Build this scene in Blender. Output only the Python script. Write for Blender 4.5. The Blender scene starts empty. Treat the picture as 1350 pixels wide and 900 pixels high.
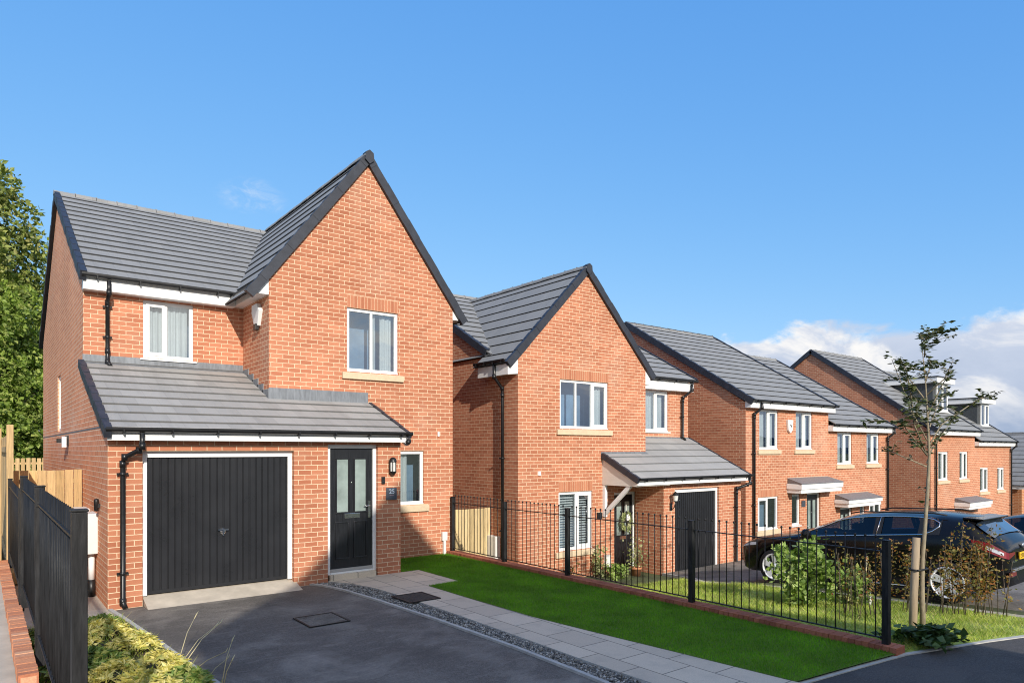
import bpy, bmesh, math, random
from mathutils import Vector, Matrix
V = Vector
random.seed(7)
sc = bpy.context.scene
col = sc.collection
rad = math.radians

# ------------------------------------------------------------------ materials
def nt(name):
    m = bpy.data.materials.new(name); m.use_nodes = True
    t = m.node_tree; t.nodes.clear()
    out = t.nodes.new('ShaderNodeOutputMaterial')
    b = t.nodes.new('ShaderNodeBsdfPrincipled')
    t.links.new(b.outputs[0], out.inputs[0])
    return m, t, b, out
def N(t, kind, **kw):
    n = t.nodes.new('ShaderNode' + kind)
    for k, v in kw.items():
        if k.startswith('i_'):
            key = k[2:].replace('_', ' ')
            n.inputs[int(key) if key.isdigit() else key].default_value = v
        else: setattr(n, k, v)
    return n
def L(t, a, b): t.links.new(a, b)
def c4(c): return (c[0], c[1], c[2], 1)
def coord(t, which='Object', scale=None):
    tc = N(t, 'TexCoord')
    o = tc.outputs[which]
    if scale:
        mp = N(t, 'Mapping'); mp.inputs['Scale'].default_value = scale
        L(t, o, mp.inputs[0]); o = mp.outputs[0]
    return o
def noise(t, vec, scale, detail=4, rough=.55, dist=0):
    n = N(t, 'TexNoise', i_Scale=scale, i_Detail=detail, i_Roughness=rough, i_Distortion=dist)
    L(t, vec, n.inputs['Vector']); return n.outputs['Fac']
def ramp(t, fac, pts):
    r = N(t, 'ValToRGB'); e = r.color_ramp.elements
    while len(e) < len(pts): e.new(.5)
    for i, (p, c) in enumerate(pts):
        e[i].position = p; e[i].color = c4(c) if len(c) == 3 else c
    L(t, fac, r.inputs[0]); return r.outputs[0]
def mixc(t, fac, a, b, mode='MIX'):
    m = N(t, 'Mix', data_type='RGBA', blend_type=mode)
    for s, v in ((m.inputs[0], fac), (m.inputs[6], a), (m.inputs[7], b)):
        if isinstance(v, (int, float)): s.default_value = v
        elif isinstance(v, (tuple, list)): s.default_value = c4(v)
        else: L(t, v, s)
    return m.outputs[2]
def bump(t, b, h, strength=.3, dist=.01):
    n = N(t, 'Bump', i_Strength=strength, i_Distance=dist)
    L(t, h, n.inputs['Height']); L(t, n.outputs[0], b.inputs['Normal'])
def plain(name, c, rough=.5, metal=0., var=.12, vscale=6, bmp=0., bscale=60, spec=.5, coat=0., stretch=None, dirt=0.):
    m, t, b, o = nt(name)
    vec = coord(t, 'Object', stretch)
    n1 = noise(t, vec, vscale, 5, .6)
    lo = tuple(x * (1 - var) for x in c); hi = tuple(min(1, x * (1 + var)) for x in c)
    cc = ramp(t, n1, [(.3, lo), (.7, hi)])
    if dirt:
        n2 = noise(t, vec, vscale * .35, 6, .65)
        cc = mixc(t, ramp(t, n2, [(.45, (0, 0, 0)), (.8, (dirt,) * 3)]), cc, tuple(x * .45 for x in c))
    L(t, cc, b.inputs['Base Color'])
    b.inputs['Roughness'].default_value = rough; b.inputs['Metallic'].default_value = metal
    b.inputs['Specular IOR Level'].default_value = spec
    if coat: b.inputs['Coat Weight'].default_value = coat; b.inputs['Coat Roughness'].default_value = .03
    rr = N(t, 'MapRange'); rr.inputs[3].default_value = max(.02, rough - .07); rr.inputs[4].default_value = min(1, rough + .1)
    L(t, n1, rr.inputs[0]); L(t, rr.outputs[0], b.inputs['Roughness'])
    if bmp: bump(t, b, noise(t, vec, bscale, 4), bmp, .006)
    return m

CR = .0825                                   # brick course
def brick(name, c1, c2, mortar, offset=.5, pale=.35, width=.225):
    m, t, b, o = nt(name)
    uv = coord(t, 'UV')
    # slight wander so that the joints are not ruler straight
    wn = N(t, 'TexNoise', i_Scale=9., i_Detail=2.); L(t, uv, wn.inputs['Vector'])
    sub = N(t, 'VectorMath', operation='SUBTRACT'); L(t, wn.outputs['Color'], sub.inputs[0]); sub.inputs[1].default_value = (.5, .5, .5)
    scl = N(t, 'VectorMath', operation='SCALE'); L(t, sub.outputs[0], scl.inputs[0]); scl.inputs['Scale'].default_value = .008
    add = N(t, 'VectorMath', operation='ADD'); L(t, uv, add.inputs[0]); L(t, scl.outputs[0], add.inputs[1])
    def bt(ca, cb, mo, bias=0.):
        n = N(t, 'TexBrick', offset=offset, squash=1.)
        n.inputs['Color1'].default_value = c4(ca); n.inputs['Color2'].default_value = c4(cb); n.inputs['Mortar'].default_value = c4(mo)
        n.inputs['Scale'].default_value = 1.; n.inputs['Mortar Size'].default_value = .0056; n.inputs['Mortar Smooth'].default_value = .25
        n.inputs['Bias'].default_value = bias; n.inputs['Brick Width'].default_value = width; n.inputs['Row Height'].default_value = CR
        L(t, add.outputs[0], n.inputs['Vector']); return n
    n1 = bt(c1, c2, mortar)
    body = n1.outputs['Color']
    # kiln marks: streaks inside bricks
    st = noise(t, coord(t, 'UV', (6, 55, 1)), 1.6, 3, .6)
    body = mixc(t, ramp(t, st, [(.5, (0, 0, 0)), (.75, (.55,) * 3)]), body, tuple(x * .62 + y * .25 for x, y in zip(c1, (.18, .17, .12))))
    fine = noise(t, uv, 160, 3, .7)
    body = mixc(t, .35, body, ramp(t, fine, [(.3, (.45, .45, .45)), (.7, (1.35, 1.3, 1.2))]), 'MULTIPLY')
    big = noise(t, uv, .55, 5, .62)
    body = mixc(t, ramp(t, big, [(.55, (0, 0, 0)), (.85, (pale,) * 3)]), body, tuple(x * .5 + .22 for x in mortar))
    dk = noise(t, uv, 1.3, 4, .6)
    body = mixc(t, ramp(t, dk, [(.35, (.22,) * 3), (.6, (0, 0, 0))]), body, tuple(x * .55 for x in c1))
    bat = noise(t, uv, .22, 3, .5); body = mixc(t, 1., body, ramp(t, bat, [(.35, (.86, .84, .82)), (.65, (1.08, 1.08, 1.08))]), 'MULTIPLY')
    n2 = bt((0, 0, 0), (0, 0, 0), (1, 1, 1))
    mvar = ramp(t, noise(t, uv, 14, 4), [(.3, tuple(x * .78 for x in mortar)), (.7, tuple(min(1, x * 1.12) for x in mortar))])
    cfin = mixc(t, n2.outputs['Fac'], body, mvar)
    L(t, cfin, b.inputs['Base Color']); b.inputs['Roughness'].default_value = .85; b.inputs['Specular IOR Level'].default_value = .25
    inv = N(t, 'Math', operation='SUBTRACT'); inv.inputs[0].default_value = 1; L(t, n2.outputs['Fac'], inv.inputs[1])
    ad = N(t, 'Math', operation='MULTIPLY_ADD'); L(t, fine, ad.inputs[0]); ad.inputs[1].default_value = .35; L(t, inv.outputs[0], ad.inputs[2])
    bump(t, b, ad.outputs[0], .35, .006)
    return m
BR1, BR2, MO = (.60, .252, .146), (.45, .163, .090), (.77, .585, .395)
M = {}
M['brick'] = brick('red_brick', BR1, BR2, MO)
M['soldier'] = brick('red_brick_on_end', BR1, BR2, (.66, .44, .28), 0., .1)
M['brick_side'] = brick('brightened_side_brick', (.88, .39, .215), (.72, .28, .15), (.90, .74, .55), .5, .5)  # paler copy of the red brick: brighter side light put into its colour
M['brick_b'] = brick('orange_brick', (.61, .255, .115), (.46, .165, .07), MO)
M['brick_sold_b'] = brick('orange_brick_on_end', (.61, .255, .115), (.46, .165, .07), MO, 0.)
def tiles(name, ca, cb, gauge=.41, tw=.33, pale=.2, line=.9):
    m, t, b, o = nt(name)
    uv = coord(t, 'UV')
    n = N(t, 'TexBrick', offset=.5)
    n.inputs['Color1'].default_value = c4(ca); n.inputs['Color2'].default_value = c4(cb); n.inputs['Mortar'].default_value = c4(tuple(x * .6 for x in ca))
    n.inputs['Scale'].default_value = 1.; n.inputs['Mortar Size'].default_value = .0018; n.inputs['Mortar Smooth'].default_value = .3
    n.inputs['Brick Width'].default_value = tw; n.inputs['Row Height'].default_value = gauge
    L(t, uv, n.inputs['Vector'])
    c = n.outputs['Color']
    fine = noise(t, uv, 70, 4, .7)
    c = mixc(t, .4, c, ramp(t, fine, [(.3, (.65, .65, .65)), (.7, (1.22, 1.22, 1.22))]), 'MULTIPLY')
    big = noise(t, coord(t, 'UV', (1, .5, 1)), 1.1, 6, .65)
    c = mixc(t, ramp(t, big, [(.5, (0, 0, 0)), (.8, (pale,) * 3)]), c, (.46, .46, .45))
    dk = noise(t, coord(t, 'UV', (.6, 3, 1)), 3.3, 5, .7)
    c = mixc(t, ramp(t, dk, [(.6, (0, 0, 0)), (.78, (.4,) * 3)]), c, tuple(x * .45 for x in ca))
    lic = noise(t, uv, 9, 5, .75); c = mixc(t, ramp(t, lic, [(.64, (0, 0, 0)), (.74, (.35,) * 3)]), c, (.42, .42, .39))
    run = noise(t, coord(t, 'UV', (2.5, .25, 1)), 2.0, 4, .6); c = mixc(t, ramp(t, run, [(.5, (0, 0, 0)), (.75, (.3,) * 3)]), c, tuple(x * .6 for x in ca))
    sx_ = N(t, 'SeparateXYZ'); L(t, uv, sx_.inputs[0])
    dv = N(t, 'Math', operation='DIVIDE'); L(t, sx_.outputs[1], dv.inputs[0]); dv.inputs[1].default_value = gauge
    wob = N(t, 'Math', operation='MULTIPLY_ADD'); L(t, noise(t, coord(t, 'UV', (5, 1.2, 1)), 2.5, 4, .7), wob.inputs[0]); wob.inputs[1].default_value = .05; L(t, dv.outputs[0], wob.inputs[2])
    fr = N(t, 'Math', operation='FRACT'); L(t, dv.outputs[0], fr.inputs[0])
    f2 = N(t, 'Math', operation='MULTIPLY_ADD'); L(t, noise(t, coord(t, 'UV', (5, .3, 1)), 2.5, 5, .75), f2.inputs[0]); f2.inputs[1].default_value = .10; L(t, fr.outputs[0], f2.inputs[2])
    c = mixc(t, ramp(t, f2.outputs[0], [(.945, (0, 0, 0)), (.985, (line,) * 3)]), c, (.020, .021, .023))  # shadow gap under each tile edge, painted as a dark band
    L(t, c, b.inputs['Base Color']); b.inputs['Roughness'].default_value = .72; b.inputs['Specular IOR Level'].default_value = .4
    bump(t, b, fine, .2, .004)
    return m
M['tile'] = tiles('grey_concrete_tile', (.235, .237, .236), (.26, .26, .256))
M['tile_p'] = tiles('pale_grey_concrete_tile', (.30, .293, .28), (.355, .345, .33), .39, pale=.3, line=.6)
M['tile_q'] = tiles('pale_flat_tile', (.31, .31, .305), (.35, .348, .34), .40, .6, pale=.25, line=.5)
M['verge'] = plain('dark_verge_plastic', (.026, .030, .042), .5, var=.25, bmp=.08)
M['gutter'] = plain('black_plastic_gutter', (.010, .010, .011), .32, var=.3)
M['white'] = plain('white_upvc', (.80, .80, .79), .38, var=.03, vscale=3, dirt=.10)
M['offwhite'] = plain('cream_painted_board', (.70, .66, .60), .5, var=.05, stretch=(1, 1, 6))
M['stone'] = plain('buff_cast_stone_sill', (.62, .49, .33), .8, var=.08, vscale=12, bmp=.2, dirt=.25)
M['lead'] = plain('lead_flashing', (.20, .215, .235), .5, metal=.25, var=.25, vscale=7, stretch=(3, 3, .6), dirt=.2)
M['blackdoor'] = plain('black_composite_door', (.012, .013, .016), .33, var=.5, vscale=5, stretch=(9, 9, .7), bmp=.05)
M['garage'] = plain('black_steel_garage_door', (.020, .021, .024), .28, var=.12, vscale=2.2, dirt=.12)
M['chrome'] = plain('chrome', (.75, .75, .76), .14, metal=1., var=.04)
M['alu'] = plain('brushed_aluminium', (.55, .55, .56), .35, metal=.9, var=.08)
M['steel_black'] = plain('black_powder_coated_steel', (.020, .020, .021), .48, var=.6, vscale=30, bmp=.35, bscale=70, spec=.22, stretch=(1, 1, .15))
M['plasticblack'] = plain('black_plastic', (.012, .012, .013), .42, var=.3)
M['lampglass'] = plain('frosted_lamp_glass', (.72, .72, .68), .15, var=.1)
M['concrete'] = plain('pale_concrete', (.50, .44, .36), .88, var=.14, vscale=4, bmp=.25, bscale=90, dirt=.35)
M['kerb'] = plain('concrete_edging', (.46, .45, .42), .85, var=.15, vscale=9, bmp=.2, dirt=.3)
M['soil'] = plain('brown_soil', (.085, .060, .038), .95, var=.5, vscale=18, bmp=.7, bscale=40)
M['meter'] = plain('white_meter_cabinet', (.72, .71, .68), .45, var=.04, dirt=.15)
M['slate'] = plain('slate_plaque', (.055, .065, .085), .5, var=.25, vscale=30)
M['terracotta'] = plain('terracotta', (.45, .19, .09), .8, var=.15)
M['rubber'] = plain('tyre_rubber', (.012, .012, .012), .8, var=.3, vscale=20)
M['carpaint'] = plain('black_metallic_paint', (.006, .0055, .006), .10, metal=.0, var=.15, coat=0., spec=.3)
M['carpaint2'] = plain('black_paint', (.006, .006, .007), .2, var=.15)
M['cardark'] = plain('matt_black_trim', (.010, .010, .010), .6, var=.2)
M['rim'] = plain('silver_rim_paint', (.80, .80, .82), .3, metal=.3, var=.05)
M['redlens'] = plain('red_lens', (.20, .006, .010), .1, var=.1, coat=1.)
M['clearlens'] = plain('clear_lens', (.55, .56, .60), .08, var=.15, coat=1.)
M['plate'] = plain('yellow_plate', (.80, .48, .02), .4, var=.03)
M['curtain'] = plain('pale_curtain', (.62, .62, .60), .9, var=.15, vscale=5, stretch=(8, 8, .3), bmp=.3, bscale=6)
M['netcurtain'] = plain('grey_net_curtain', (.30, .33, .36), .9, var=.3, vscale=6, stretch=(10, 10, .4))
M['blind'] = plain('white_slat', (.78, .78, .76), .5, var=.03)
M['room'] = plain('sky_reflection_room_wall', (.22, .32, .44), .9, var=.35, vscale=1.2)  # blue of sky reflected in the panes, put into the wall colour
M['cheek'] = plain('dark_grey_dormer_cheek', (.05, .055, .06), .6, var=.2)
M['seat'] = plain('dark_seat_fabric', (.02, .02, .024), .9, var=.3)
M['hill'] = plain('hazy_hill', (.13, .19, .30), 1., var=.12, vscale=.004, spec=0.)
M['ground'] = plain('rough_grass_ground', (.07, .085, .03), .95, var=.5, vscale=.6, bmp=.5, bscale=5)
M['bark'] = plain('brown_bark', (.10, .078, .055), .9, var=.4, vscale=30, stretch=(1, 1, .25), bmp=.6, bscale=40)
M['barkpale'] = plain('grey_green_bark', (.27, .225, .15), .85, var=.35, vscale=40, stretch=(1, 1, .3), bmp=.4, bscale=60)
M['stake'] = plain('weathered_stake_wood', (.34, .26, .17), .85, var=.3, vscale=14, stretch=(1, 1, .12), bmp=.4, bscale=40)
def timber(name, c):
    m, t, b, o = nt(name)
    g = N(t, 'NewGeometry'); vec = coord(t, 'Object', (14, 14, .9))
    n1 = noise(t, vec, 3, 5, .6, 1.2)
    cc = ramp(t, n1, [(.25, tuple(x * .62 for x in c)), (.55, c), (.8, tuple(min(1, x * 1.22) for x in c))])
    isl = ramp(t, g.outputs['Random Per Island'], [(0, (.74, .70, .62)), (.5, (1, 1, 1)), (1, (1.16, 1.12, 1.0))])
    cc = mixc(t, 1., cc, isl, 'MULTIPLY')
    vo = N(t, 'TexVoronoi', i_Scale=4.5); L(t, coord(t, 'Object', (3, 3, 1)), vo.inputs['Vector'])
    cc = mixc(t, ramp(t, vo.outputs['Distance'], [(.03, (.8,) * 3), (.09, (0, 0, 0))]), cc, tuple(x * .3 for x in c))
    L(t, cc, b.inputs['Base Color']); b.inputs['Roughness'].default_value = .8
    bump(t, b, n1, .25, .004)
    return m
M['timber'] = timber('new_softwood', (.60, .41, .20))
M['timber_pale'] = timber('pale_softwood', (.64, .50, .27))
def asphalt(name, c, light):
    m, t, b, o = nt(name)
    vec = coord(t, 'Object')
    f = noise(t, vec, 120, 4, .85)
    cc = ramp(t, f, [(.30, tuple(x * .35 for x in c)), (.5, c), (.70, tuple(x * 2.3 for x in c))])
    md = noise(t, vec, 34, 4, .8); cc = mixc(t, 1., cc, ramp(t, md, [(.32, (.62, .62, .62)), (.5, (1, 1, 1)), (.7, (1.5, 1.5, 1.5))]), 'MULTIPLY')
    g = noise(t, vec, 1.1, 6, .68, .6)
    cc = mixc(t, ramp(t, g, [(.46, (0, 0, 0)), (.75, (.55,) * 3)]), cc, light)
    st = noise(t, coord(t, 'Object', (1.2, 5, 1)), 2.2, 5, .7)
    cc = mixc(t, ramp(t, st, [(.54, (0, 0, 0)), (.74, (.30,) * 3)]), cc, light)
    dkp = noise(t, vec, .8, 5, .6); oil = noise(t, vec, 3.7, 3, .5); cc = mixc(t, ramp(t, oil, [(.68, (0, 0, 0)), (.76, (.5,) * 3)]), cc, tuple(x * .35 for x in c)); cc = mixc(t, ramp(t, dkp, [(.36, (.45,) * 3), (.5, (0, 0, 0))]), cc, tuple(x * .5 for x in c))
    sp = noise(t, vec, 75, 2, .5)
    cc = mixc(t, ramp(t, sp, [(.68, (0, 0, 0)), (.74, (.5,) * 3)]), cc, (.26, .25, .24))
    L(t, cc, b.inputs['Base Color']); b.inputs['Roughness'].default_value = .86; b.inputs['Specular IOR Level'].default_value = .35
    bump(t, b, f, .55, .006)
    return m
M['asphalt'] = asphalt('driveway_asphalt', (.122, .110, .097), (.42, .38, .33))
M['asphalt_new'] = asphalt('pavement_asphalt', (.064, .060, .060), (.11, .105, .10))
def paving(name):
    m, t, b, o = nt(name)
    vec = coord(t, 'Object')
    mp = N(t, 'Mapping'); mp.inputs['Rotation'].default_value = (0, 0, rad(90)); L(t, vec, mp.inputs[0])
    n = N(t, 'TexBrick', offset=.5)
    n.inputs['Color1'].default_value = (.68, .575, .445, 1); n.inputs['Color2'].default_value = (.57, .48, .37, 1); n.inputs['Mortar'].default_value = (.17, .15, .12, 1)
    n.inputs['Scale'].default_value = 1.; n.inputs['Mortar Size'].default_value = .007; n.inputs['Mortar Smooth'].default_value = .2
    n.inputs['Brick Width'].default_value = .61; n.inputs['Row Height'].default_value = .46
    L(t, mp.outputs[0], n.inputs['Vector'])
    c = n.outputs['Color']
    c = mixc(t, .5, c, ramp(t, noise(t, vec, 90, 3, .7), [(.3, (.7, .7, .7)), (.7, (1.2, 1.2, 1.2))]), 'MULTIPLY')
    c = mixc(t, ramp(t, noise(t, vec, 2.2, 6, .65), [(.5, (0, 0, 0)), (.8, (.45,) * 3)]), c, (.27, .25, .215))
    L(t, c, b.inputs['Base Color']); b.inputs['Roughness'].default_value = .85
    inv = N(t, 'Math', operation='SUBTRACT'); inv.inputs[0].default_value = 1; L(t, n.outputs['Fac'], inv.inputs[1])
    bump(t, b, inv.outputs[0], .5, .01)
    return m
M['paving'] = paving('concrete_paving_slabs')
def foliage(name, cols, rough=.55, trans=.25, scale=1.2):
    m, t, b, o = nt(name)
    g = N(t, 'NewGeometry')
    k = len(cols)
    c = ramp(t, g.outputs['Random Per Island'], [(i / max(1, k - 1), x) for i, x in enumerate(cols)])
    n = noise(t, coord(t, 'Object'), scale, 3)
    c = mixc(t, 1., c, ramp(t, n, [(.3, (.6, .62, .6)), (.7, (1.25, 1.22, 1.1))]), 'MULTIPLY')
    L(t, c, b.inputs['Base Color']); b.inputs['Roughness'].default_value = rough; b.inputs['Specular IOR Level'].default_value = .4
    tr = N(t, 'BsdfTranslucent'); L(t, mixc(t, 1., c, (1.2, 1.25, .6), 'MULTIPLY'), tr.inputs[0])
    mx = N(t, 'MixShader', i_0=trans); L(t, b.outputs[0], mx.inputs[1]); L(t, tr.outputs[0], mx.inputs[2]); L(t, mx.outputs[0], o.inputs[0])
    return m
M['leaf_dark'] = foliage('dark_tree_leaves', [(.11, .15, .035), (.19, .25, .055), (.29, .34, .085), (.42, .40, .15)])
M['leaf_bright'] = foliage('bright_tree_leaves', [(.13, .20, .035), (.22, .32, .055), (.32, .42, .085), (.42, .46, .15)], trans=.35)
M['leaf_bush'] = foliage('fresh_bush_leaves', [(.13, .22, .04), (.25, .37, .08), (.36, .48, .14), (.50, .58, .25)], trans=.3, scale=4)
M['leaf_gold'] = foliage('golden_shrub_leaves', [(.50, .46, .10), (.70, .62, .18), (.82, .74, .34), (.32, .38, .08)], trans=.25, scale=5)
M['leaf_green'] = foliage('green_shrub_leaves', [(.10, .18, .035), (.18, .28, .06), (.30, .38, .10), (.42, .40, .14)], trans=.25, scale=5)
M['leaf_autumn'] = foliage('autumn_leaves', [(.10, .11, .03), (.26, .17, .04), (.34, .12, .035), (.18, .20, .05), (.42, .30, .10)], trans=.3, scale=6)
M['leaf_sap'] = foliage('sapling_leaves', [(.035, .05, .018), (.075, .095, .03), (.12, .14, .05)], trans=.15, scale=4)
M['leaf_broad'] = foliage('broad_dark_leaves', [(.03, .065, .015), (.055, .11, .03), (.09, .16, .045)], trans=.15, scale=4)
M['leaf_pale'] = foliage('variegated_leaves', [(.16, .24, .06), (.36, .40, .18), (.55, .55, .35)], trans=.25, scale=6)
M['lawnblade'] = foliage('lawn_blades', [(.075, .235, .004), (.115, .33, .006), (.16, .42, .010), (.21, .37, .02)], .6, .3, 1.5)
M['grassblade'] = foliage('rough_grass_blades', [(.24, .36, .04), (.36, .48, .06), (.48, .54, .11), (.62, .54, .25)], .6, .3, 1.2)
M['straw'] = foliage('dry_straw', [(.55, .48, .30), (.7, .62, .42)], .7, .2)
M['lawnbase'] = plain('lawn_base', (.08, .15, .006), .95, var=.35, vscale=30, bmp=.5, bscale=200)
M['grassbase'] = plain('rough_grass_base', (.30, .36, .08), .95, var=.4, vscale=8, bmp=.5, bscale=60)
def gravelmat():
    m, t, b, o = nt('gravel_stones')
    g = N(t, 'NewGeometry')
    L(t, ramp(t, g.outputs['Random Per Island'], [(0, (.07, .075, .08)), (.4, (.20, .195, .185)), (.8, (.38, .36, .33)), (1, (.55, .53, .50))]), b.inputs['Base Color'])
    b.inputs['Roughness'].default_value = .8
    return m
M['gravel'] = gravelmat()
def island(name, cols, rough=.85):
    m, t, b, o = nt(name); g = N(t, 'NewGeometry')
    c = ramp(t, g.outputs['Random Per Island'], [(i / (len(cols) - 1), x) for i, x in enumerate(cols)])
    f = noise(t, coord(t, 'Object'), 60, 4, .7); c = mixc(t, .6, c, ramp(t, f, [(.3, (.6, .6, .6)), (.7, (1.3, 1.3, 1.25))]), 'MULTIPLY')
    L(t, c, b.inputs['Base Color']); b.inputs['Roughness'].default_value = rough; bump(t, b, f, .4, .004); return m
M['coping'] = island('coping_brick', [(.50, .19, .095), (.62, .27, .14), (.42, .14, .07), (.66, .36, .22)])
M['coping_dark'] = island('dark_red_coping_brick', [(.36, .115, .06), (.44, .15, .085), (.28, .085, .05)])
M['mortar'] = plain('pale_mortar', (.50, .42, .32), .95, var=.2, vscale=20)
def glass(name, refl=.16, tint=(.80, .88, .92), rough=.0):
    m, t, b, o = nt(name); t.nodes.remove(b)
    tr = N(t, 'BsdfTransparent'); tr.inputs[0].default_value = c4(tint)
    gl = N(t, 'BsdfGlossy'); gl.inputs['Color'].default_value = (.95, .97, 1, 1); gl.inputs['Roughness'].default_value = rough
    wv = noise(t, coord(t, 'Object'), 1.6, 2); bn = N(t, 'Bump', i_Strength=.06, i_Distance=.02); L(t, wv, bn.inputs['Height']); L(t, bn.outputs[0], gl.inputs['Normal'])
    fr = N(t, 'Fresnel', i_IOR=1.52); a = N(t, 'Math', operation='ADD'); L(t, fr.outputs[0], a.inputs[0]); a.inputs[1].default_value = refl; a.use_clamp = True
    mx = N(t, 'MixShader'); L(t, a.outputs[0], mx.inputs[0]); L(t, tr.outputs[0], mx.inputs[1]); L(t, gl.outputs[0], mx.inputs[2]); L(t, mx.outputs[0], o.inputs[0])
    return m
M['glass'] = glass('window_glass', .22)
M['carglass'] = glass('tinted_car_glass', .0, (.30, .34, .36))
M['frost'] = plain('obscured_door_glass', (.26, .32, .30), .12, var=.25, vscale=2.5, coat=.5)

# ------------------------------------------------------------------ mesh builder
class MB:
    def __init__(s): s.v = []; s.f = []; s.uv = {}; s.smooth = set()
    def face(s, pts, uv=None, smooth=False):
        i = len(s.v); s.v += [tuple(p) for p in pts]; s.f.append(list(range(i, i + len(pts))))
        if uv: s.uv[len(s.f) - 1] = uv
        if smooth: s.smooth.add(len(s.f) - 1)
        return s
    def box(s, x0, x1, y0, y1, z0, z1):
        return s.obox((x0, y0, z0), (x1 - x0, 0, 0), (0, y1 - y0, 0), (0, 0, z1 - z0))
    def obox(s, o, a, b, c):
        o, a, b, c = V(o), V(a), V(b), V(c)
        if a.cross(b).dot(c) < 0: a, b = b, a
        P = [o, o + a, o + a + b, o + b, o + c, o + a + c, o + a + b + c, o + b + c]
        i = len(s.v); s.v += [tuple(p) for p in P]
        for q in ((3, 2, 1, 0), (4, 5, 6, 7), (0, 1, 5, 4), (1, 2, 6, 5), (2, 3, 7, 6), (3, 0, 4, 7)): s.f.append([i + k for k in q])
        return s
    def prism(s, pts, d):
        """closed solid: polygon pts swept by d"""
        d = V(d); P = [V(p) for p in pts]; Q = [p + d for p in P]; n = len(P)
        i = len(s.v); s.v += [tuple(p) for p in P + Q]
        s.f.append([i + k for k in range(n)][::-1]); s.f.append([i + n + k for k in range(n)])
        for k in range(n): s.f.append([i + k, i + (k + 1) % n, i + n + (k + 1) % n, i + n + k])
        return s
    def tube(s, pts, r, n=8, cap=True):
        P = [V(p) for p in pts]; m = len(P)
        rs = r if isinstance(r, (list, tuple)) else [r] * m
        i0 = len(s.v); ref = None
        for k in range(m):
            t = (P[min(k + 1, m - 1)] - P[max(k - 1, 0)]).normalized()
            if ref is None: ref = V((1, 0, 0)) if abs(t.x) < .9 else V((0, 1, 0))
            a = (ref - t * ref.dot(t)).normalized(); ref = a; b = t.cross(a)
            for j in range(n):
                w = 2 * math.pi * j / n
                s.v.append(tuple(P[k] + (a * math.cos(w) + b * math.sin(w)) * rs[k]))
        for k in range(m - 1):
            for j in range(n):
                q = (j + 1) % n
                s.f.append([i0 + k * n + j, i0 + k * n + q, i0 + (k + 1) * n + q, i0 + (k + 1) * n + j]); s.smooth.add(len(s.f) - 1)
        if cap:
            s.f.append([i0 + j for j in range(n)][::-1]); s.f.append([i0 + (m - 1) * n + j for j in range(n)])
        return s
    def lathe(s, o, prof, n=16, axis='z'):
        o = V(o); i0 = len(s.v)
        for (r, h) in prof:
            for j in range(n):
                w = 2 * math.pi * j / n; c, d = r * math.cos(w), r * math.sin(w)
                s.v.append(tuple(o + (V((c, d, h)) if axis == 'z' else V((h, c, d)) if axis == 'x' else V((c, h, d)))))
        for k in range(len(prof) - 1):
            for j in range(n):
                q = (j + 1) % n; s.f.append([i0 + k * n + j, i0 + k * n + q, i0 + (k + 1) * n + q, i0 + (k + 1) * n + j]); s.smooth.add(len(s.f) - 1)
        return s
    def build(s, name, mat, parent=None, bevel=0., solid=0., fixn=False):
        me = bpy.data.meshes.new(name); me.from_pydata(s.v, [], s.f); me.materials.append(mat)
        ul = me.uv_layers.new(name='UVMap')
        for p in me.polygons:
            if p.index in s.smooth: p.use_smooth = True
            cu = s.uv.get(p.index)
            n = p.normal
            for q, li in enumerate(p.loop_indices):
                if cu: ul.data[li].uv = cu[q]; continue
                x, y, z = s.v[me.loops[li].vertex_index]
                ul.data[li].uv = (x, y) if abs(n.z) > .75 else ((y, z) if abs(n.x) > abs(n.y) else (x, z))
        o = bpy.data.objects.new(name, me); col.objects.link(o)
        if fixn:
            bm = bmesh.new(); bm.from_mesh(me); bmesh.ops.remove_doubles(bm, verts=bm.verts, dist=.0005); bmesh.ops.recalc_face_normals(bm, faces=bm.faces); bm.to_mesh(me); bm.free()
        if parent:
            r = parent
            while r.parent: r = r.parent
            me.transform(Matrix.Translation(-V(r.get('_o', (0, 0, 0))))); o.parent = parent
        if bevel:
            md = o.modifiers.new('edge', 'BEVEL'); md.width = bevel; md.segments = 2; md.limit_method = 'ANGLE'
        me.update()
        return o
def thing(name, label, cat, loc=(0, 0, 0), group=None):
    o = bpy.data.objects.new(name, None); col.objects.link(o); o.location = loc; o.empty_display_size = .2
    o['_o'] = tuple(loc); tag(o, label, cat, group); return o
def tag(o, label=None, cat=None, group=None, kind=None):
    if label: o['label'] = label
    if cat: o['category'] = cat
    if group: o['group'] = group
    if kind: o['kind'] = kind
    return o
def struct(name, mb, mat): return tag(mb.build(name, mat), kind='structure')
def single(name, mb, mat, label, cat, group=None, **k): return tag(mb.build(name, mat, **k), label, cat, group)

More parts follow.
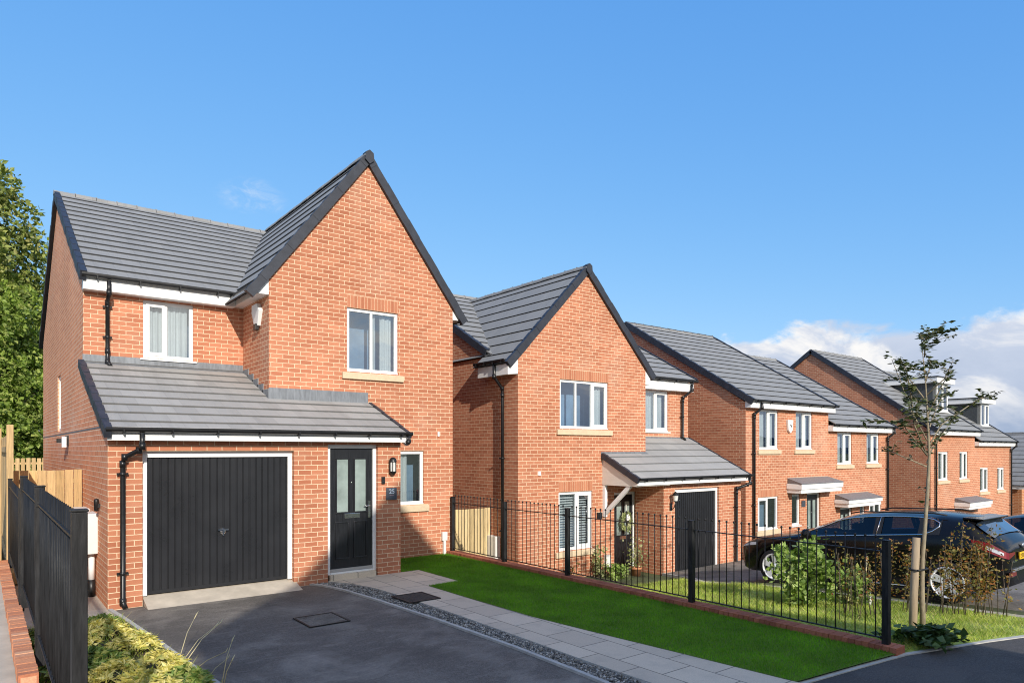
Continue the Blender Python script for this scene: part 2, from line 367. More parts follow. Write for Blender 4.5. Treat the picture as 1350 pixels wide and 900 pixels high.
# ------------------------------------------------------------------ building pieces
def wall(mb, ax, c, u0, u1, z0, z1, holes=(), depth=.1):
    """rectangle in the plane X=c or Y=c with openings; reveals run back by depth (signed)"""
    us = sorted({u0, u1, *[h[0] for h in holes], *[h[1] for h in holes]}); zs = sorted({z0, z1, *[h[2] for h in holes], *[h[3] for h in holes]})
    us = [u for u in us if u0 <= u <= u1]; zs = [z for z in zs if z0 <= z <= z1]
    P = (lambda u, z, d=0: (u, c + d, z)) if ax == 'y' else (lambda u, z, d=0: (c + d, u, z))
    for i in range(len(us) - 1):
        for j in range(len(zs) - 1):
            um, zm = (us[i] + us[i + 1]) / 2, (zs[j] + zs[j + 1]) / 2
            if any(h[0] < um < h[1] and h[2] < zm < h[3] for h in holes): continue
            mb.face([P(us[i], zs[j]), P(us[i + 1], zs[j]), P(us[i + 1], zs[j + 1]), P(us[i], zs[j + 1])])
    for a, b, e, f in holes:
        mb.face([P(a, e), P(a, f), P(a, f, depth), P(a, e, depth)]); mb.face([P(b, e), P(b, e, depth), P(b, f, depth), P(b, f)])
        mb.face([P(a, f), P(b, f), P(b, f, depth), P(a, f, depth)]); mb.face([P(a, e), P(a, e, depth), P(b, e, depth), P(b, e)])
def slope(mb, A, B, up, length, gauge=.31, th=.028):
    A, B, up = V(A), V(B), V(up).normalized(); w = (B - A); wl = w.length; wd = w.normalized(); n = wd.cross(up)
    if n.z < 0: n = -n
    k = math.ceil(length / gauge - .01)
    for i in range(k):
        a, b = i * gauge, min((i + 1) * gauge, length)
        p = [A + up * (a - .012) + n * th, B + up * (a - .012) + n * th, B + up * b + n * .004, A + up * b + n * .004]
        u0 = A.dot(wd); off = 0
        mb.face(p, [(u0, a + .002), (u0 + wl, a + .002), (u0 + wl, b - .002), (u0, b - .002)])
        q = [A + up * (a - .012), B + up * (a - .012)]
        mb.face([q[0], q[1], p[1], p[0]], [(u0, a + gauge * .985), (u0 + wl, a + gauge * .985), (u0 + wl, a + gauge * .99), (u0, a + gauge * .99)])  # risers take the painted gap shade
        for E, Fp in ((A, 0), (B, 1)):
            mb.face([E + up * (a - .012), E + up * b, p[3] if E is A else p[2], p[0] if E is A else p[1]], [(u0, a + .01)] * 4)
    # underside
    mb.face([A - n * .02, A + up * length - n * .02, B + up * length - n * .02, B - n * .02])
def verge(mb, P0, up, length, side, gauge=.31, w=.1, h=.17, lift=.05):
    """stepped dry verge caps; side: unit vector pointing outwards"""
    P0, up, side = V(P0), V(up).normalized(), V(side).normalized(); n = side.cross(up)
    if n.z < 0: n = -n
    for i in range(math.ceil(length / gauge - .01)):
        g = min(gauge, length - i * gauge); t = .006 * (i % 2)
        mb.obox(P0 + up * (i * gauge - .02) - side * (w - .03 - t) - n * (h - lift), up * (g + .012), side * w, n * (h + .004 * (i % 2)) + up * -.0)
        mb.obox(P0 + up * (i * gauge - .03) - side * (w - .02) + n * (lift - .008), up * (g * .55), side * w, n * .016)
def vpart(par, *a):
    m_ = MB(); verge(m_, *a); return m_.build('verge', M['verge'], par)
def ridge(mb, A, B, w=.13, seg=.45):
    A, B = V(A), V(B); d = (B - A); l = d.length; d.normalize(); side = d.cross(V((0, 0, 1)))
    k = max(1, round(l / seg)); s = l / k
    for i in range(k):
        a = A + d * (i * s); b = A + d * ((i + 1) * s - .012); up = V((0, 0, .006 * (i % 2)))
        w = .10; prof = [(-w, -.075), (-w * .92, -.04), (-w * .5, .018), (0, .035), (w * .5, .018), (w * .92, -.04), (w, -.075)]
        pa = [a + side * x + V((0, 0, z)) + up for x, z in prof]; pb = [b + side * x + V((0, 0, z)) + up for x, z in prof]
        for q in range(6): mb.face([pa[q], pa[q + 1], pb[q + 1], pb[q]], smooth=False)
        mb.face(pa); mb.face(pb)
        mb.obox(b - side * (w * .3) + V((0, 0, .02)), d * .025, side * w * .6, V((0, 0, .025)))
def gutter_run(par, A, B, out, brackets=.75):
    A, B, out = V(A), V(B), V(out); mb = MB(); d = (B - A).normalized()
    prof = [(0, .055), (0, .015), (.02, -.012), (.055, -.02), (.088, -.010), (.104, .018), (.104, .055), (.092, .055), (.085, .02), (.055, -.004), (.02, .004), (.012, .055)]
    pa = [A + out * x + V((0, 0, z)) for x, z in prof]
    mb.prism(pa, B - A)
    n = max(1, int((B - A).length / brackets))
    for i in range(n + 1):
        p = A + (B - A) * ((i + .35) / (n + .7))
        mb.obox(p - d * .011 + out * -.012 + V((0, 0, -.035)), d * .022, out * .125, V((0, 0, .085)))
    return mb.build('gutter', M['gutter'], par)
def pipe(par, pts, r=.036, clips=()):
    mb = MB().tube(pts, r, 10)
    for p in pts[1:-1]: mb.lathe((p[0], p[1], p[2] - .05), [(r * .9, 0), (r * 1.22, 0), (r * 1.22, .1), (r * .9, .1)], 10)
    for p in clips:
        mb.lathe((p[0], p[1], p[2]), [(r, 0), (r * 1.2, 0), (r * 1.2, .05), (r, .05)], 10); mb.box(p[0] - .075, p[0] + .075, p[1] + .01, p[1] + .03, p[2] + .008, p[2] + .042)
    return mb.build('downpipe', M['gutter'], par)
def window(par, c, u0, u1, z0, z1, wall_y=None, lights=(1, 1), openers=(), sill=None, header=None, curtain=None, soldmat='soldier', fd=.07, name='window', blind=False):
    """uPVC window in a front wall (faces -Y); c = wall face"""
    y0 = c + .035; y1 = y0 + fd; f = .066
    mb = MB()
    mb.box(u0, u1, y0, y1, z0, z0 + f); mb.box(u0, u1, y0, y1, z1 - f, z1); mb.box(u0, u0 + f, y0 + .002, y1 - .002, z0 + f, z1 - f); mb.box(u1 - f, u1, y0 + .002, y1 - .002, z0 + f, z1 - f)
    mb.box(u0 + .004, u1 - .004, y0 - .03, y0 + .01, z0 - .012, z0 + .022)
    tot = sum(lights); cu = u0 + f; inner = u1 - u0 - 2 * f; edges = []
    pane = MB()
    for i, l in enumerate(lights):
        e = cu + inner * l / tot
        a, b = cu + (0 if i == 0 else .022), e - (0 if i == len(lights) - 1 else .022)
        if i < len(lights) - 1: mb.box(e - .027, e + .027, y0 + .004, y1 - .004, z0 + f, z1 - f)
        if i in openers:
            s = .05; yy = y0 - .016
            mb.box(a - .01, b + .01, yy, yy + .045, z0 + f - .012, z0 + f + s); mb.box(a - .01, b + .01, yy, yy + .045, z1 - f - s, z1 - f + .012)
            mb.box(a - .01, a + s, yy + .002, yy + .043, z0 + f + s, z1 - f - s); mb.box(b - s, b + .01, yy + .002, yy + .043, z0 + f + s, z1 - f - s)
            pane.face([(a + s, yy + .03, z0 + f + s), (b - s, yy + .03, z0 + f + s), (b - s, yy + .03, z1 - f - s), (a + s, yy + .03, z1 - f - s)])
        else:
            pane.face([(a, y0 + .03, z0 + f), (b, y0 + .03, z0 + f), (b, y0 + .03, z1 - f), (a, y0 + .03, z1 - f)])
        edges.append((a, b)); cu = e
    w = mb.build(name, M['white'], par, bevel=.005)
    pane.build('pane', M['glass'], w)
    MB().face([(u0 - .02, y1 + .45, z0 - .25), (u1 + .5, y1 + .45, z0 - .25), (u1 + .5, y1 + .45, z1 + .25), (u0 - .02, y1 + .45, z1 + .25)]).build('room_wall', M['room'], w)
    if sill:
        so = .11 if sill == 'stone' else .05
        if sill == 'stone': MB().prism([(u0 - so, c - .055, z0 - .155), (u0 - so, c - .055, z0 - .03), (u0 - so, c + .02, z0 - .012), (u0 - so, c + .02, z0 - .155)], (u1 - u0 + 2 * so, 0, 0)).build('sill', M['stone'], w, bevel=.006)
        else: MB().box(u0 - so, u1 + so, c - .045, c + .05, z0 - .045, z0 - .012).build('sill', M['white'], w, bevel=.004)
    if header:
        h = header; n0, n1 = u0 - .0, u1 + .0
        m2 = MB(); q = [(n0, c - .003, z1), (n1, c - .003, z1), (n1, c - .003, z1 + h), (n0, c - .003, z1 + h)]
        uvf = lambda p: ((p[2] - z1) * .2249 / h + .00005, (p[0] - n0) * 1.1)
        m2.face(q, [uvf(p) for p in q]); m2.build('brick_header', M[soldmat], w)
    if curtain:
        cm = MB()
        for (fa, fb) in curtain:
            a, b = u0 + f + inner * fa, u0 + f + inner * fb; k = max(4, int((b - a) / .03)); yb = y1 + .06
            for i in range(k):
                p0, p1 = a + (b - a) * i / k, a + (b - a) * (i + 1) / k; d0, d1 = .022 * math.sin(i * 1.9), .022 * math.sin((i + 1) * 1.9)
                cm.face([(p0, yb + d0, z0 + .03), (p1, yb + d1, z0 + .03), (p1, yb + d1, z1 - .03), (p0, yb + d0, z1 - .03)], smooth=True)
        cm.build('curtain', M['curtain'], w)
    if blind:
        bm_ = MB(); zz = z0 + .08
        while zz < z1 - .07:
            bm_.obox((u0 + f, y1 + .03, zz), (inner, 0, 0), (0, .035, .028), (0, -.002, .003)); zz += .062
        bm_.build('blind', M['blind'], w)
    return w
def garage_door(par, c, u0, u1, z0, z1, yin=.09):
    """frame + ribbed up-and-over door, recessed by yin"""
    f = .075; y = c + yin
    fr = MB().box(u0, u0 + f, y, y + .08, z0, z1 - .1).box(u1 - f, u1, y, y + .08, z0, z1 - .1).box(u0, u1, y - .004, y + .08, z1 - .1, z1)
    frame = fr.build('garage_frame', M['white'], par, bevel=.006)
    mb = MB(); a, b = u0 + f, u1 - f; k = 21; yy = y + .035; s = (b - a) / k; prof = []
    for i in range(k):
        x = a + i * s
        prof += [(x, yy), (x + s * .74, yy), (x + s * .79, yy - .013), (x + s * .86, yy - .013), (x + s * .92, yy + .012), (x + s * .97, yy + .012)]
    prof.append((b, yy))
    za, zb = z0 + .015, z1 - .1
    for (p, q) in zip(prof, prof[1:]): mb.face([(p[0], p[1], za + .05), (q[0], q[1], za + .05), (q[0], q[1], zb), (p[0], p[1], zb)])
    mb.box(a, b, yy - .006, yy + .03, za, za + .05)
    d = mb.build('garage_door', M['garage'], par)
    return d
def ribbon(mb, left, right, z=0.):
    for i in range(len(left) - 1):
        q = [left[i], right[i], right[i + 1], left[i + 1]]
        mb.face([(p[0], p[1], p[2] if len(p) > 2 else z) for p in q])
def offset(pts, d):
    out = []
    for i, p in enumerate(pts):
        a, b = V(pts[max(i - 1, 0)][:2]), V(pts[min(i + 1, len(pts) - 1)][:2]); t = (b - a).normalized()
        out.append((p[0] - t.y * d, p[1] + t.x * d) + tuple(p[2:]))
    return out
def strip(pts, w, z0, z1):
    """solid edging following pts (x,y[,z])"""
    l, r = offset(pts, w / 2), offset(pts, -w / 2); mb = MB(); Z = lambda p, z: (p[0], p[1], (p[2] if len(p) > 2 else 0) + z)
    for i in range(len(pts) - 1):
        mb.face([Z(l[i], z1), Z(r[i], z1), Z(r[i + 1], z1), Z(l[i + 1], z1)])
        for s in (l, r): mb.face([Z(s[i], z0), Z(s[i + 1], z0), Z(s[i + 1], z1), Z(s[i], z1)])
    mb.face([Z(l[0], z0), Z(r[0], z0), Z(r[0], z1), Z(l[0], z1)]); mb.face([Z(l[-1], z0), Z(r[-1], z0), Z(r[-1], z1), Z(l[-1], z1)])
    return mb

# ------------------------------------------------------------------ terrain heights
def lerp(a, b, t): return a + (b - a) * max(0., min(1., t))
def pw(x, pts):
    if x <= pts[0][0]: return pts[0][1]
    for (a, p), (b, q) in zip(pts, pts[1:]):
        if x <= b: return p + (q - p) * (x - a) / (b - a)
    return pts[-1][1]
def road_z(x): return pw(x, [(-40, 3), (-10, .7), (-1, .12), (2, 0), (9, 0), (12.5, -.185), (18, -.52), (26, -1.3), (34, -2.2), (45, -4.2), (70, -7), (200, -12)])
def plot_z(x): return pw(x, [(8.3, -.72), (17.6, -.95), (18.4, -1.62), (23.6, -1.7), (24, -2.2), (30, -2.3), (32, -2.45), (37, -2.6), (37.5, -3.1), (42.5, -3.3), (44, -4.9), (70, -7), (200, -12)])
def zg(x, y):
    t = pw(y, [(3.2, 0), (5, .05), (7.5, .17), (10.3, .86), (11.3, 1.)])
    return road_z(x) * (1 - t) + plot_z(x) * t

# ------------------------------------------------------------------ HOUSE 25 (nearest)
h = thing('detached_house', 'nearest red brick house with black garage door and number 25 plaque by its front door', 'house', (4.9, 14.4, 0), 'brick houses along the street')
X0, XG, X1, Y1, Y2, Y3, YB, EV = 1.46, 4.24, 8.3, 11.4, 12.8, 14.4, 24.2, 5.36
YR, ZR = 19.4, 8.40
w = MB()
wall(w, 'y', Y1, X0, 6.23, -.1, 2.62, [(1.91, 4.2, -.1, 2.31), (4.8, 5.76, -.1, 2.42)], .16)
wall(w, 'y', Y2, XG, X1, 2.3, EV, [(5.79, 6.94, 3.9, 5.18)])
wall(w, 'y', Y2, XG, X1, -.1, 2.3, [(6.72, 7.56, 1.16, 2.3)])
w.face([(XG, Y2, EV), (X1, Y2, EV), (X1, Y2, 5.66), (6.235, Y2, 8.24), (XG, Y2, 5.66)])
wall(w, 'y', Y3, X0, XG, 3.3, EV + .1, [(2.42, 3.3, 4.06, 5.15)])
wall(w, 'x', XG, Y2, Y3, 3.0, EV + .1)
wall(w, 'x', 6.23, Y1, Y2, -.1, 2.7)
wall(w, 'x', X1, Y2, YB, -.1, EV)
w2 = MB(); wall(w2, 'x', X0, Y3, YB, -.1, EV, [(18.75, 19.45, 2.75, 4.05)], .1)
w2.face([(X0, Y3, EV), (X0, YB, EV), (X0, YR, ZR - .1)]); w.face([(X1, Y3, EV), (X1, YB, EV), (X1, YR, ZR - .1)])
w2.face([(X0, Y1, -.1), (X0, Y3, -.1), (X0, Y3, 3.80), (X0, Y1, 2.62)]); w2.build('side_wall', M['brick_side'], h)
wall(w, 'y', YB, X0, X1, -.1, EV)
w.build('wall', M['brick'], h)
MB().box(X0 - .004, X0 + .02, 12.1, YB, 2.662, 2.69).build('damp_course', M['lead'], h)
sw = MB().box(X0 + .03, X0 + .09, 18.75, 19.45, 2.75, 2.82).box(X0 + .03, X0 + .09, 18.75, 19.45, 3.98, 4.05).box(X0 + .03, X0 + .09, 18.75, 18.82, 2.82, 3.98).box(X0 + .03, X0 + .09, 19.38, 19.45, 2.82, 3.98).build('window', M['white'], h)
MB().face([(X0 + .06, 18.82, 2.82), (X0 + .06, 19.38, 2.82), (X0 + .06, 19.38, 3.98), (X0 + .06, 18.82, 3.98)]).build('pane', M['glass'], sw)
# main roof
r = MB(); ey, ez = 14.13, 5.44; up = V((0, YR - ey, ZR - ez)); LN = up.length
slope(r, (X0 - .06, ey, ez), (X1 + .06, ey, ez), up, LN, .41)
slope(r, (X1 + .06, 2 * YR - ey, ez), (X0 - .06, 2 * YR - ey, ez), V((0, -up.y, up.z)), LN, .41)
rf = r.build('roof', M['tile'], h)
rg = MB(); ridge(rg, (X0 - .09, YR, ZR + .03), (X1 + .06, YR, ZR + .03)); rg.build('ridge_tiles', M['tile'], rf)
vpart(rf, (X0 - .05, ey, ez), up, LN, (-1, 0, 0), .41); vpart(rf, (X0 - .05, 2 * YR - ey, ez), V((0, -up.y, up.z)), LN, (-1, 0, 0), .41); vpart(rf, (X1 + .06, ey, ez), up, LN, (1, 0, 0), .41)
# gable roof
g = MB(); gx, gz = 6.235, 8.32; ex, gez = 3.86, 5.21; gu = V((gx - ex, 0, gz - gez)); GL = gu.length
slope(g, (ex, Y2 - .05, gez), (ex, 19.0, gez), gu, GL, .41)
slope(g, (2 * gx - ex, 15.6, gez), (2 * gx - ex, Y2 - .05, gez), V((-gu.x, 0, gu.z)), GL, .41)
gr = g.build('roof', M['tile'], h)
rg = MB(); ridge(rg, (gx, Y2 - .1, gz + .03), (gx, 18.9, gz + .03)); rg.build('ridge_tiles', M['tile'], gr)
vpart(gr, (ex, Y2 - .04, gez), gu, GL - .02, (0, -1, 0), .41); vpart(gr, (2 * gx - ex, Y2 - .04, gez), V((-gu.x, 0, gu.z)), GL - .02, (0, -1, 0), .41); vg = MB(); vg.prism([(gx - .10, Y2 - .115, gz - .12), (gx, Y2 - .115, gz - .20), (gx + .10, Y2 - .115, gz - .12), (gx + .085, Y2 - .115, gz + .03), (gx, Y2 - .115, gz + .085), (gx - .085, Y2 - .115, gz + .03)], (0, .15, 0)); vg.build('verge_apex', M['verge'], gr)
# fascias
MB().box(X0 - .02, XG - .2, Y3 - .2, Y3 + .0, 5.18, 5.41).build('fascia', M['white'], h, bevel=.008)
MB().prism([(XG - .2, Y2 + .002, 5.21), (XG - .001, Y2 + .002, 5.21), (XG - .001, Y2 + .002, 5.62), (XG - .2, Y2 + .002, 5.38)], (0, Y3 - Y2 - .002, 0)).build('fascia', M['white'], h, bevel=.006)
MB().prism([(X1 + .001, Y2 + .002, 5.21), (X1 + .2, Y2 + .002, 5.21), (X1 + .2, Y2 + .002, 5.38), (X1 + .001, Y2 + .002, 5.62)], (0, 2.6, 0)).build('fascia', M['white'], h, bevel=.006)
gutter_run(h, (X0 - .05, Y3 - .205, 5.405), (XG - .32, Y3 - .205, 5.405), (0, -1, 0))
gutter_run(h, (XG - .205, Y3 - .2, 5.34), (XG - .205, Y2 + .06, 5.34), (-1, 0, 0), .9)
pipe(h, [(1.83, Y3 - .27, 5.36), (1.83, Y3 - .27, 5.15), (1.83, Y3 - .075, 5.0), (1.83, Y3 - .075, 4.12), (1.83, Y3 - .075, 3.92), (1.86, Y3 - .22, 3.84)], .036, [(1.83, Y3 - .075, 4.9), (1.83, Y3 - .075, 4.35)])
# porch / garage roof
p = MB(); py, pz = 11.13, 2.60; pu = V((0, 1, .40))
slope(p, (X0 - .06, py, pz), (6.3, py, pz), pu, 3.55, .39)
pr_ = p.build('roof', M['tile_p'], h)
vpart(pr_, (X0 - .05, py, pz), pu, 3.5, (-1, 0, 0), .39, .09, .15); vpart(pr_, (6.28, py, pz), pu, 1.78, (1, 0, 0), .39, .06, .09, .035)
lf = MB()
lf.box(X0 - .01, XG, Y3 - .014, Y3, 3.84, 4.045)
i0 = 0
for k in range(4): lf.box(XG - .004 + k * .5, XG + .5 + k * .5, Y2 - .016 - .003 * (k % 2), Y2, 3.2, 3.485)
lf.obox((XG, Y2 - .22, 3.155), (1.98, 0, 0), (0, .21, .084), (0, -.005, .012)); lf.obox((X0, Y3 - .2, 3.825), (XG - X0, 0, 0), (0, .19, .076), (0, -.005, .012))
for k in range(5): lf.box(XG - .015, XG, Y2 + .3 * k, Y2 + .3 * k + .34, 3.2 + .12 * k, 3.46 + .12 * k)
lf.obox((XG - .17, Y2 - .02, 3.235), (.17, 0, 0), (0, 1.6, .64), (0, -.005, .012))
lf.build('lead_flashing', M['lead'], h)
MB().box(X0 - .03, 6.24, Y1 - .2, Y1 - .17, 2.465, 2.66).box(X0 + .0, 6.225, Y1 - .17, Y1 - .002, 2.47, 2.50).build('fascia', M['white'], h)
gutter_run(h, (X0 - .06, Y1 - .205, 2.60), (6.33, Y1 - .205, 2.60), (0, -1, 0), .7)
pipe(h, [(1.86, Y1 - .27, 2.57), (1.86, Y1 - .27, 2.38), (1.83, Y1 - .2, 2.32), (1.66, Y1 - .1, 2.22), (1.64, Y1 - .07, 2.12), (1.64, Y1 - .07, .12), (1.66, Y1 - .14, .04)], .036, [(1.64, Y1 - .07, 1.95), (1.64, Y1 - .07, .5)])
# garage door
gd = garage_door(h, Y1, 1.91, 4.2, .13, 2.31)
hd = MB().lathe((3.08, Y1 + .118, 1.02), [(0, -.02), (.045, -.02), (.05, -.005), (.05, .01)], 14, 'y').obox((3.0, Y1 + .075, 1.035), (.16, 0, 0), (0, .02, 0), (0, 0, .026)).box(3.07, 3.09, Y1 + .08, Y1 + .1, .95, 1.03); hd.build('handle', M['chrome'], gd)
MB().prism([(1.93, Y1 - .30, .0), (4.24, Y1 - .30, .0), (4.24, Y1 + .18, .13), (1.93, Y1 + .18, .13)], (0, 0, -.1)).build('garage_threshold', M['concrete'], h)
def front_door(par, c, u0, u1, z0, z1, pane2=True, handle_right=True, mat='blackdoor'):
    f = .07; y = c + .06
    fr = MB().box(u0, u0 + f, y, y + .09, z0, z1 - f).box(u1 - f, u1, y, y + .09, z0, z1 - f).box(u0, u1, y - .003, y + .09, z1 - f, z1).box(u0 + f, u1 - f, y, y + .09, z0, z0 + .035).build('door_frame', M['white'], par, bevel=.006)
    a, b, e, t = u0 + f + .004, u1 - f - .004, z0 + .06, z1 - f - .004; W = b - a; H = t - e; yd = y + .025
    mb = MB().box(a, b, yd, yd + .05, e, t)
    gl = MB()
    for s in (0, 1):
        x0 = a + W * (.125 + .425 * s); x1 = x0 + W * .325
        for (q0, q1) in ((.09, .40), (.465, .925)):
            zz0, zz1 = e + H * q0, e + H * q1; m = .026
            for bx in ((x0, x1, zz0, zz0 + m), (x0, x1, zz1 - m, zz1), (x0, x0 + m, zz0 + m, zz1 - m), (x1 - m, x1, zz0 + m, zz1 - m)): mb.box(bx[0], bx[1], yd - .014, yd + .002, bx[2], bx[3])
            if q0 > .45: gl.box(x0 + m + .004, x1 - m - .004, yd - .006, yd + .004, zz0 + m + .004, zz1 - m - .004)
    d = mb.build('door', M[mat], par, bevel=.006)
    gl.build('pane', M['frost'], d)
    MB().box(a + W * .33, a + W * .70, yd - .012, yd, e + H * .425, e + H * .465).build('letterbox', M['chrome'], d, bevel=.004)
    hx = b - .06 if handle_right else a + .06; sg = -1 if handle_right else 1
    MB().box(hx - .022, hx + .022, yd - .014, yd, e + H * .42, e + H * .56).tube([(hx, yd - .014, e + H * .52), (hx, yd - .05, e + H * .52), (hx + sg * .12, yd - .055, e + H * .52)], .010, 8).build('handle', M['chrome'], d)
    MB().box(a, b, yd - .02, yd, e - .02, e + .035).build('threshold', M['alu'], d)
    MB().lathe(((a + b) / 2, yd - .004, e + H * .72), [(0, 0), (.012, 0), (.014, .006)], 10, 'y').build('spyhole', M['chrome'], d)
    return d
front_door(h, Y1, 4.8, 5.76, .12, 2.42)
window(h, Y2, 5.79, 6.94, 3.9, 5.18, lights=(.95, 1.05), openers=(), sill='stone', header=.25, curtain=[(.56, .62), (.72, .98)])
window(h, Y3, 2.42, 3.3, 4.06, 5.15, lights=(.8, 1), openers=(0,), sill='white', curtain=[(.02, .98)])
window(h, Y2, 6.72, 7.56, 1.16, 2.30, lights=(1,), sill='stone', curtain=[(.05, .62)])
# fixtures on the walls
def bulkhead(par, x, y, z):
    b = MB().lathe((x, y, z), [(0, -.155), (.03, -.15), (.062, -.115), (.068, -.09)], 14).lathe((x, y, z), [(.072, .085), (.070, .1), (.058, .14), (.03, .165), (0, .17)], 14)
    for k in range(6): w_ = math.pi * k / 3; b.box(x + .062 * math.cos(w_) - .006, x + .062 * math.cos(w_) + .006, y + .062 * math.sin(w_) - .006, y + .062 * math.sin(w_) + .006, z - .1, z + .09)
    b.box(x - .05, x + .05, y + .04, y + .075, z - .12, z + .12)
    l = b.build('wall_lamp', M['plasticblack'], par); MB().lathe((x, y, z), [(.050, -.1), (.054, 0), (.050, .09)], 14).build('lamp_glass', M['lampglass'], l)
bulkhead(h, 6.03, Y1 - .075, 2.02)
MB().box(5.83, 5.895, Y1 - .03, Y1, 1.70, 1.83).lathe((5.862, Y1 - .034, 1.735), [(0, 0), (.018, 0), (.02, .01)], 10, 'y').build('doorbell', M['plasticblack'], h, bevel=.004)
pl = MB().box(5.925, 6.14, Y1 - .022, Y1 - .004, 1.40, 1.625).build('house_number_plaque', M['slate'], h, bevel=.003)
def text(par, s, loc, size, mat, rot=(rad(90), 0, 0), name='number', align='CENTER'):
    cu = bpy.data.curves.new(name, 'FONT'); cu.body = s; cu.size = size; cu.extrude = .0015; cu.align_x = align; cu.materials.append(mat)
    o = bpy.data.objects.new(name, cu); col.objects.link(o); r_ = par
    while r_.parent: r_ = r_.parent
    me = bpy.data.meshes.new_from_object(o.evaluated_get(bpy.context.evaluated_depsgraph_get())); bpy.data.objects.remove(o); o = bpy.data.objects.new(name, me); col.objects.link(o)
    o.parent = par; o.location = V(loc) - V(r_['_o']); o.rotation_euler = rot; return o
M['etched'] = plain('etched_number_paint', (.42, .50, .62), .5)
M['etched2'] = plain('etched_rule_paint', (.30, .20, .26), .5)
text(pl, '25', (6.035, Y1 - .024, 1.515), .12, M['etched'])
MB().box(5.99, 6.08, Y1 - .0235, Y1 - .0215, 1.482, 1.49).build('etched_rule', M['etched2'], pl)
cam_ = MB().lathe((6.26, Y1 - .20, 2.49), [(.085, 0), (.088, .04), (.075, .075), (.05, .105), (0, .115)], 16, 'y').build('security_camera', M['alu'], h)
MB().lathe((6.25, Y1 - .26, 2.47), [(0, -.04), (.035, -.035), (.05, 0), (.045, .03)], 12, 'y').build('lens', M['plasticblack'], cam_)
ab = MB().prism([(XG - .075, 13.15, 4.98), (XG - .085, 13.28, 5.12), (XG - .085, 13.55, 5.12), (XG - .075, 13.6, 4.98), (XG - .06, 13.48, 4.70), (XG - .06, 13.28, 4.70)], (.085, 0, 0)).build('alarm_box', M['white'], h, bevel=.012)
MB().box(XG - .09, XG - .02, 13.3, 13.45, 4.62, 4.74).build('alarm_light', M['plasticblack'], ab, bevel=.01)
fl = MB().box(X0 - .05, X0, 16.9, 17.1, 2.42, 2.62).obox((X0 - .2, 16.86, 2.47), (.12, 0, 0), (0, .26, 0), (0, 0, .09)).build('floodlight', M['plasticblack'], h)
MB().box(X0 - .13, X0 - .05, 16.8, 16.86, 2.38, 2.6).build('sensor', M['white'], fl)
MB().lathe((X0 - .05, 12.2, 1.38), [(0, 0), (.032, .01), (.036, .16), (.032, .19), (0, .2)], 12).box(X0 - .05, X0, 12.17, 12.23, 1.44, 1.5).build('wall_lamp', M['plasticblack'], h)
MB().box(X0 - .2, X0, 12.42, 12.95, .70, 1.33).build('meter_box', M['meter'], h, bevel=.012)
MB().box(X0 - .2, X0, 13.45, 13.95, .72, 1.34).build('meter_box', M['meter'], h, bevel=.012)
du = MB().tube([(X0 - .07, 12.6, .7), (X0 - .07, 12.6, .28)], .045, 10).build('service_duct', M['white'], h)
MB().tube([(X0 - .07, 12.6, .28), (X0 - .07, 12.6, 0)], .052, 10).build('duct_boot', M['plasticblack'], du)
MB().box(8.0, 8.13, Y2 - .06, Y2, .33, .52).build('gas_valve_box', M['meter'], h, bevel=.008)
MB().box(8.035, 8.095, Y2 - .05, Y2, -.05, .33).build('gas_pipe_cover', M['meter'], h)
MB().box(7.9, 7.94, Y2 - .03, Y2, 2.62, 2.72).build('wall_vent', M['white'], h)
# plinth / threshold at the pier
MB().box(4.84, 5.72, Y1 - .02, Y1 + .3, .02, .125).build('doorstep', M['paving'], h)

# ------------------------------------------------------------------ HOUSE 2
h = thing('detached_house', 'gabled brick house with a three light upstairs window and wreath on its front door', 'house', (13.4, 13.2, -.9), 'brick houses along the street')
A0, A1, B1, Ya, Yb, Yc, YE = 9.76, 14.146, 17.13, 12.3, 13.2, 11.355, 22.6
GZ = -1.1; yR, zR = 17.7, 7.05; Xp = 13.754
w = MB()
wall(w, 'y', Ya, A0, A1, GZ - .3, 4.2, [(11.05, 12.72, 2.84, 4.035), (11.01, 12.15, -.13, 1.30), (12.935, 13.806, GZ - .3, 1.215)])
w.face([(A0, Ya, 4.2), (A1, Ya, 4.2), (A1, Ya, 4.56), (11.95, Ya, 6.78), (A0, Ya, 4.56)])
wall(w, 'y', Yb, A1, B1, 2.2, 4.5, [(15.06, 16.2, 2.86, 4.06)])
wall(w, 'y', Yc, Xp, B1, GZ - .3, 1.62, [(14.2, 16.1, GZ - .3, 1.30)], .12)
w.face([(Xp, Yc, GZ - .3), (Xp, Ya, GZ - .3), (Xp, Ya, 2.1), (Xp, Yc, 1.62)]); wall(w, 'x', B1, Yb, YE, GZ - .3, 4.5); w.face([(B1, Yc, GZ - .3), (B1, Yb, GZ - .3), (B1, Yb, 2.5), (B1, Yc, 1.62)]); w.face([(B1, Yb, 4.5), (B1, YE, 4.5), (B1, yR, zR - .1)])
wall(w, 'x', A0, Ya, YE, GZ - .3, 4.45); w.face([(A0, Yb, 4.45), (A0, YE, 4.45), (A0, yR, zR - .1)])
wall(w, 'x', A1, Ya, Yb, 2.2, 4.4); wall(w, 'y', YE, A0, B1, GZ, 4.5)
w.build('wall', M['brick'], h)
r = MB(); ey, ez = 12.93, 4.42; up = V((0, yR - ey, zR - ez)); LN = up.length
slope(r, (A0 - .06, ey, ez), (B1 + .06, ey, ez), up, LN, .41); slope(r, (B1 + .06, 2 * yR - ey, ez), (A0 - .06, 2 * yR - ey, ez), V((0, -up.y, up.z)), LN, .41)
rf = r.build('roof', M['tile'], h); rg = MB(); ridge(rg, (A0 - .08, yR, zR + .03), (B1 + .08, yR, zR + .03)); rg.build('ridge_tiles', M['tile'], rf)
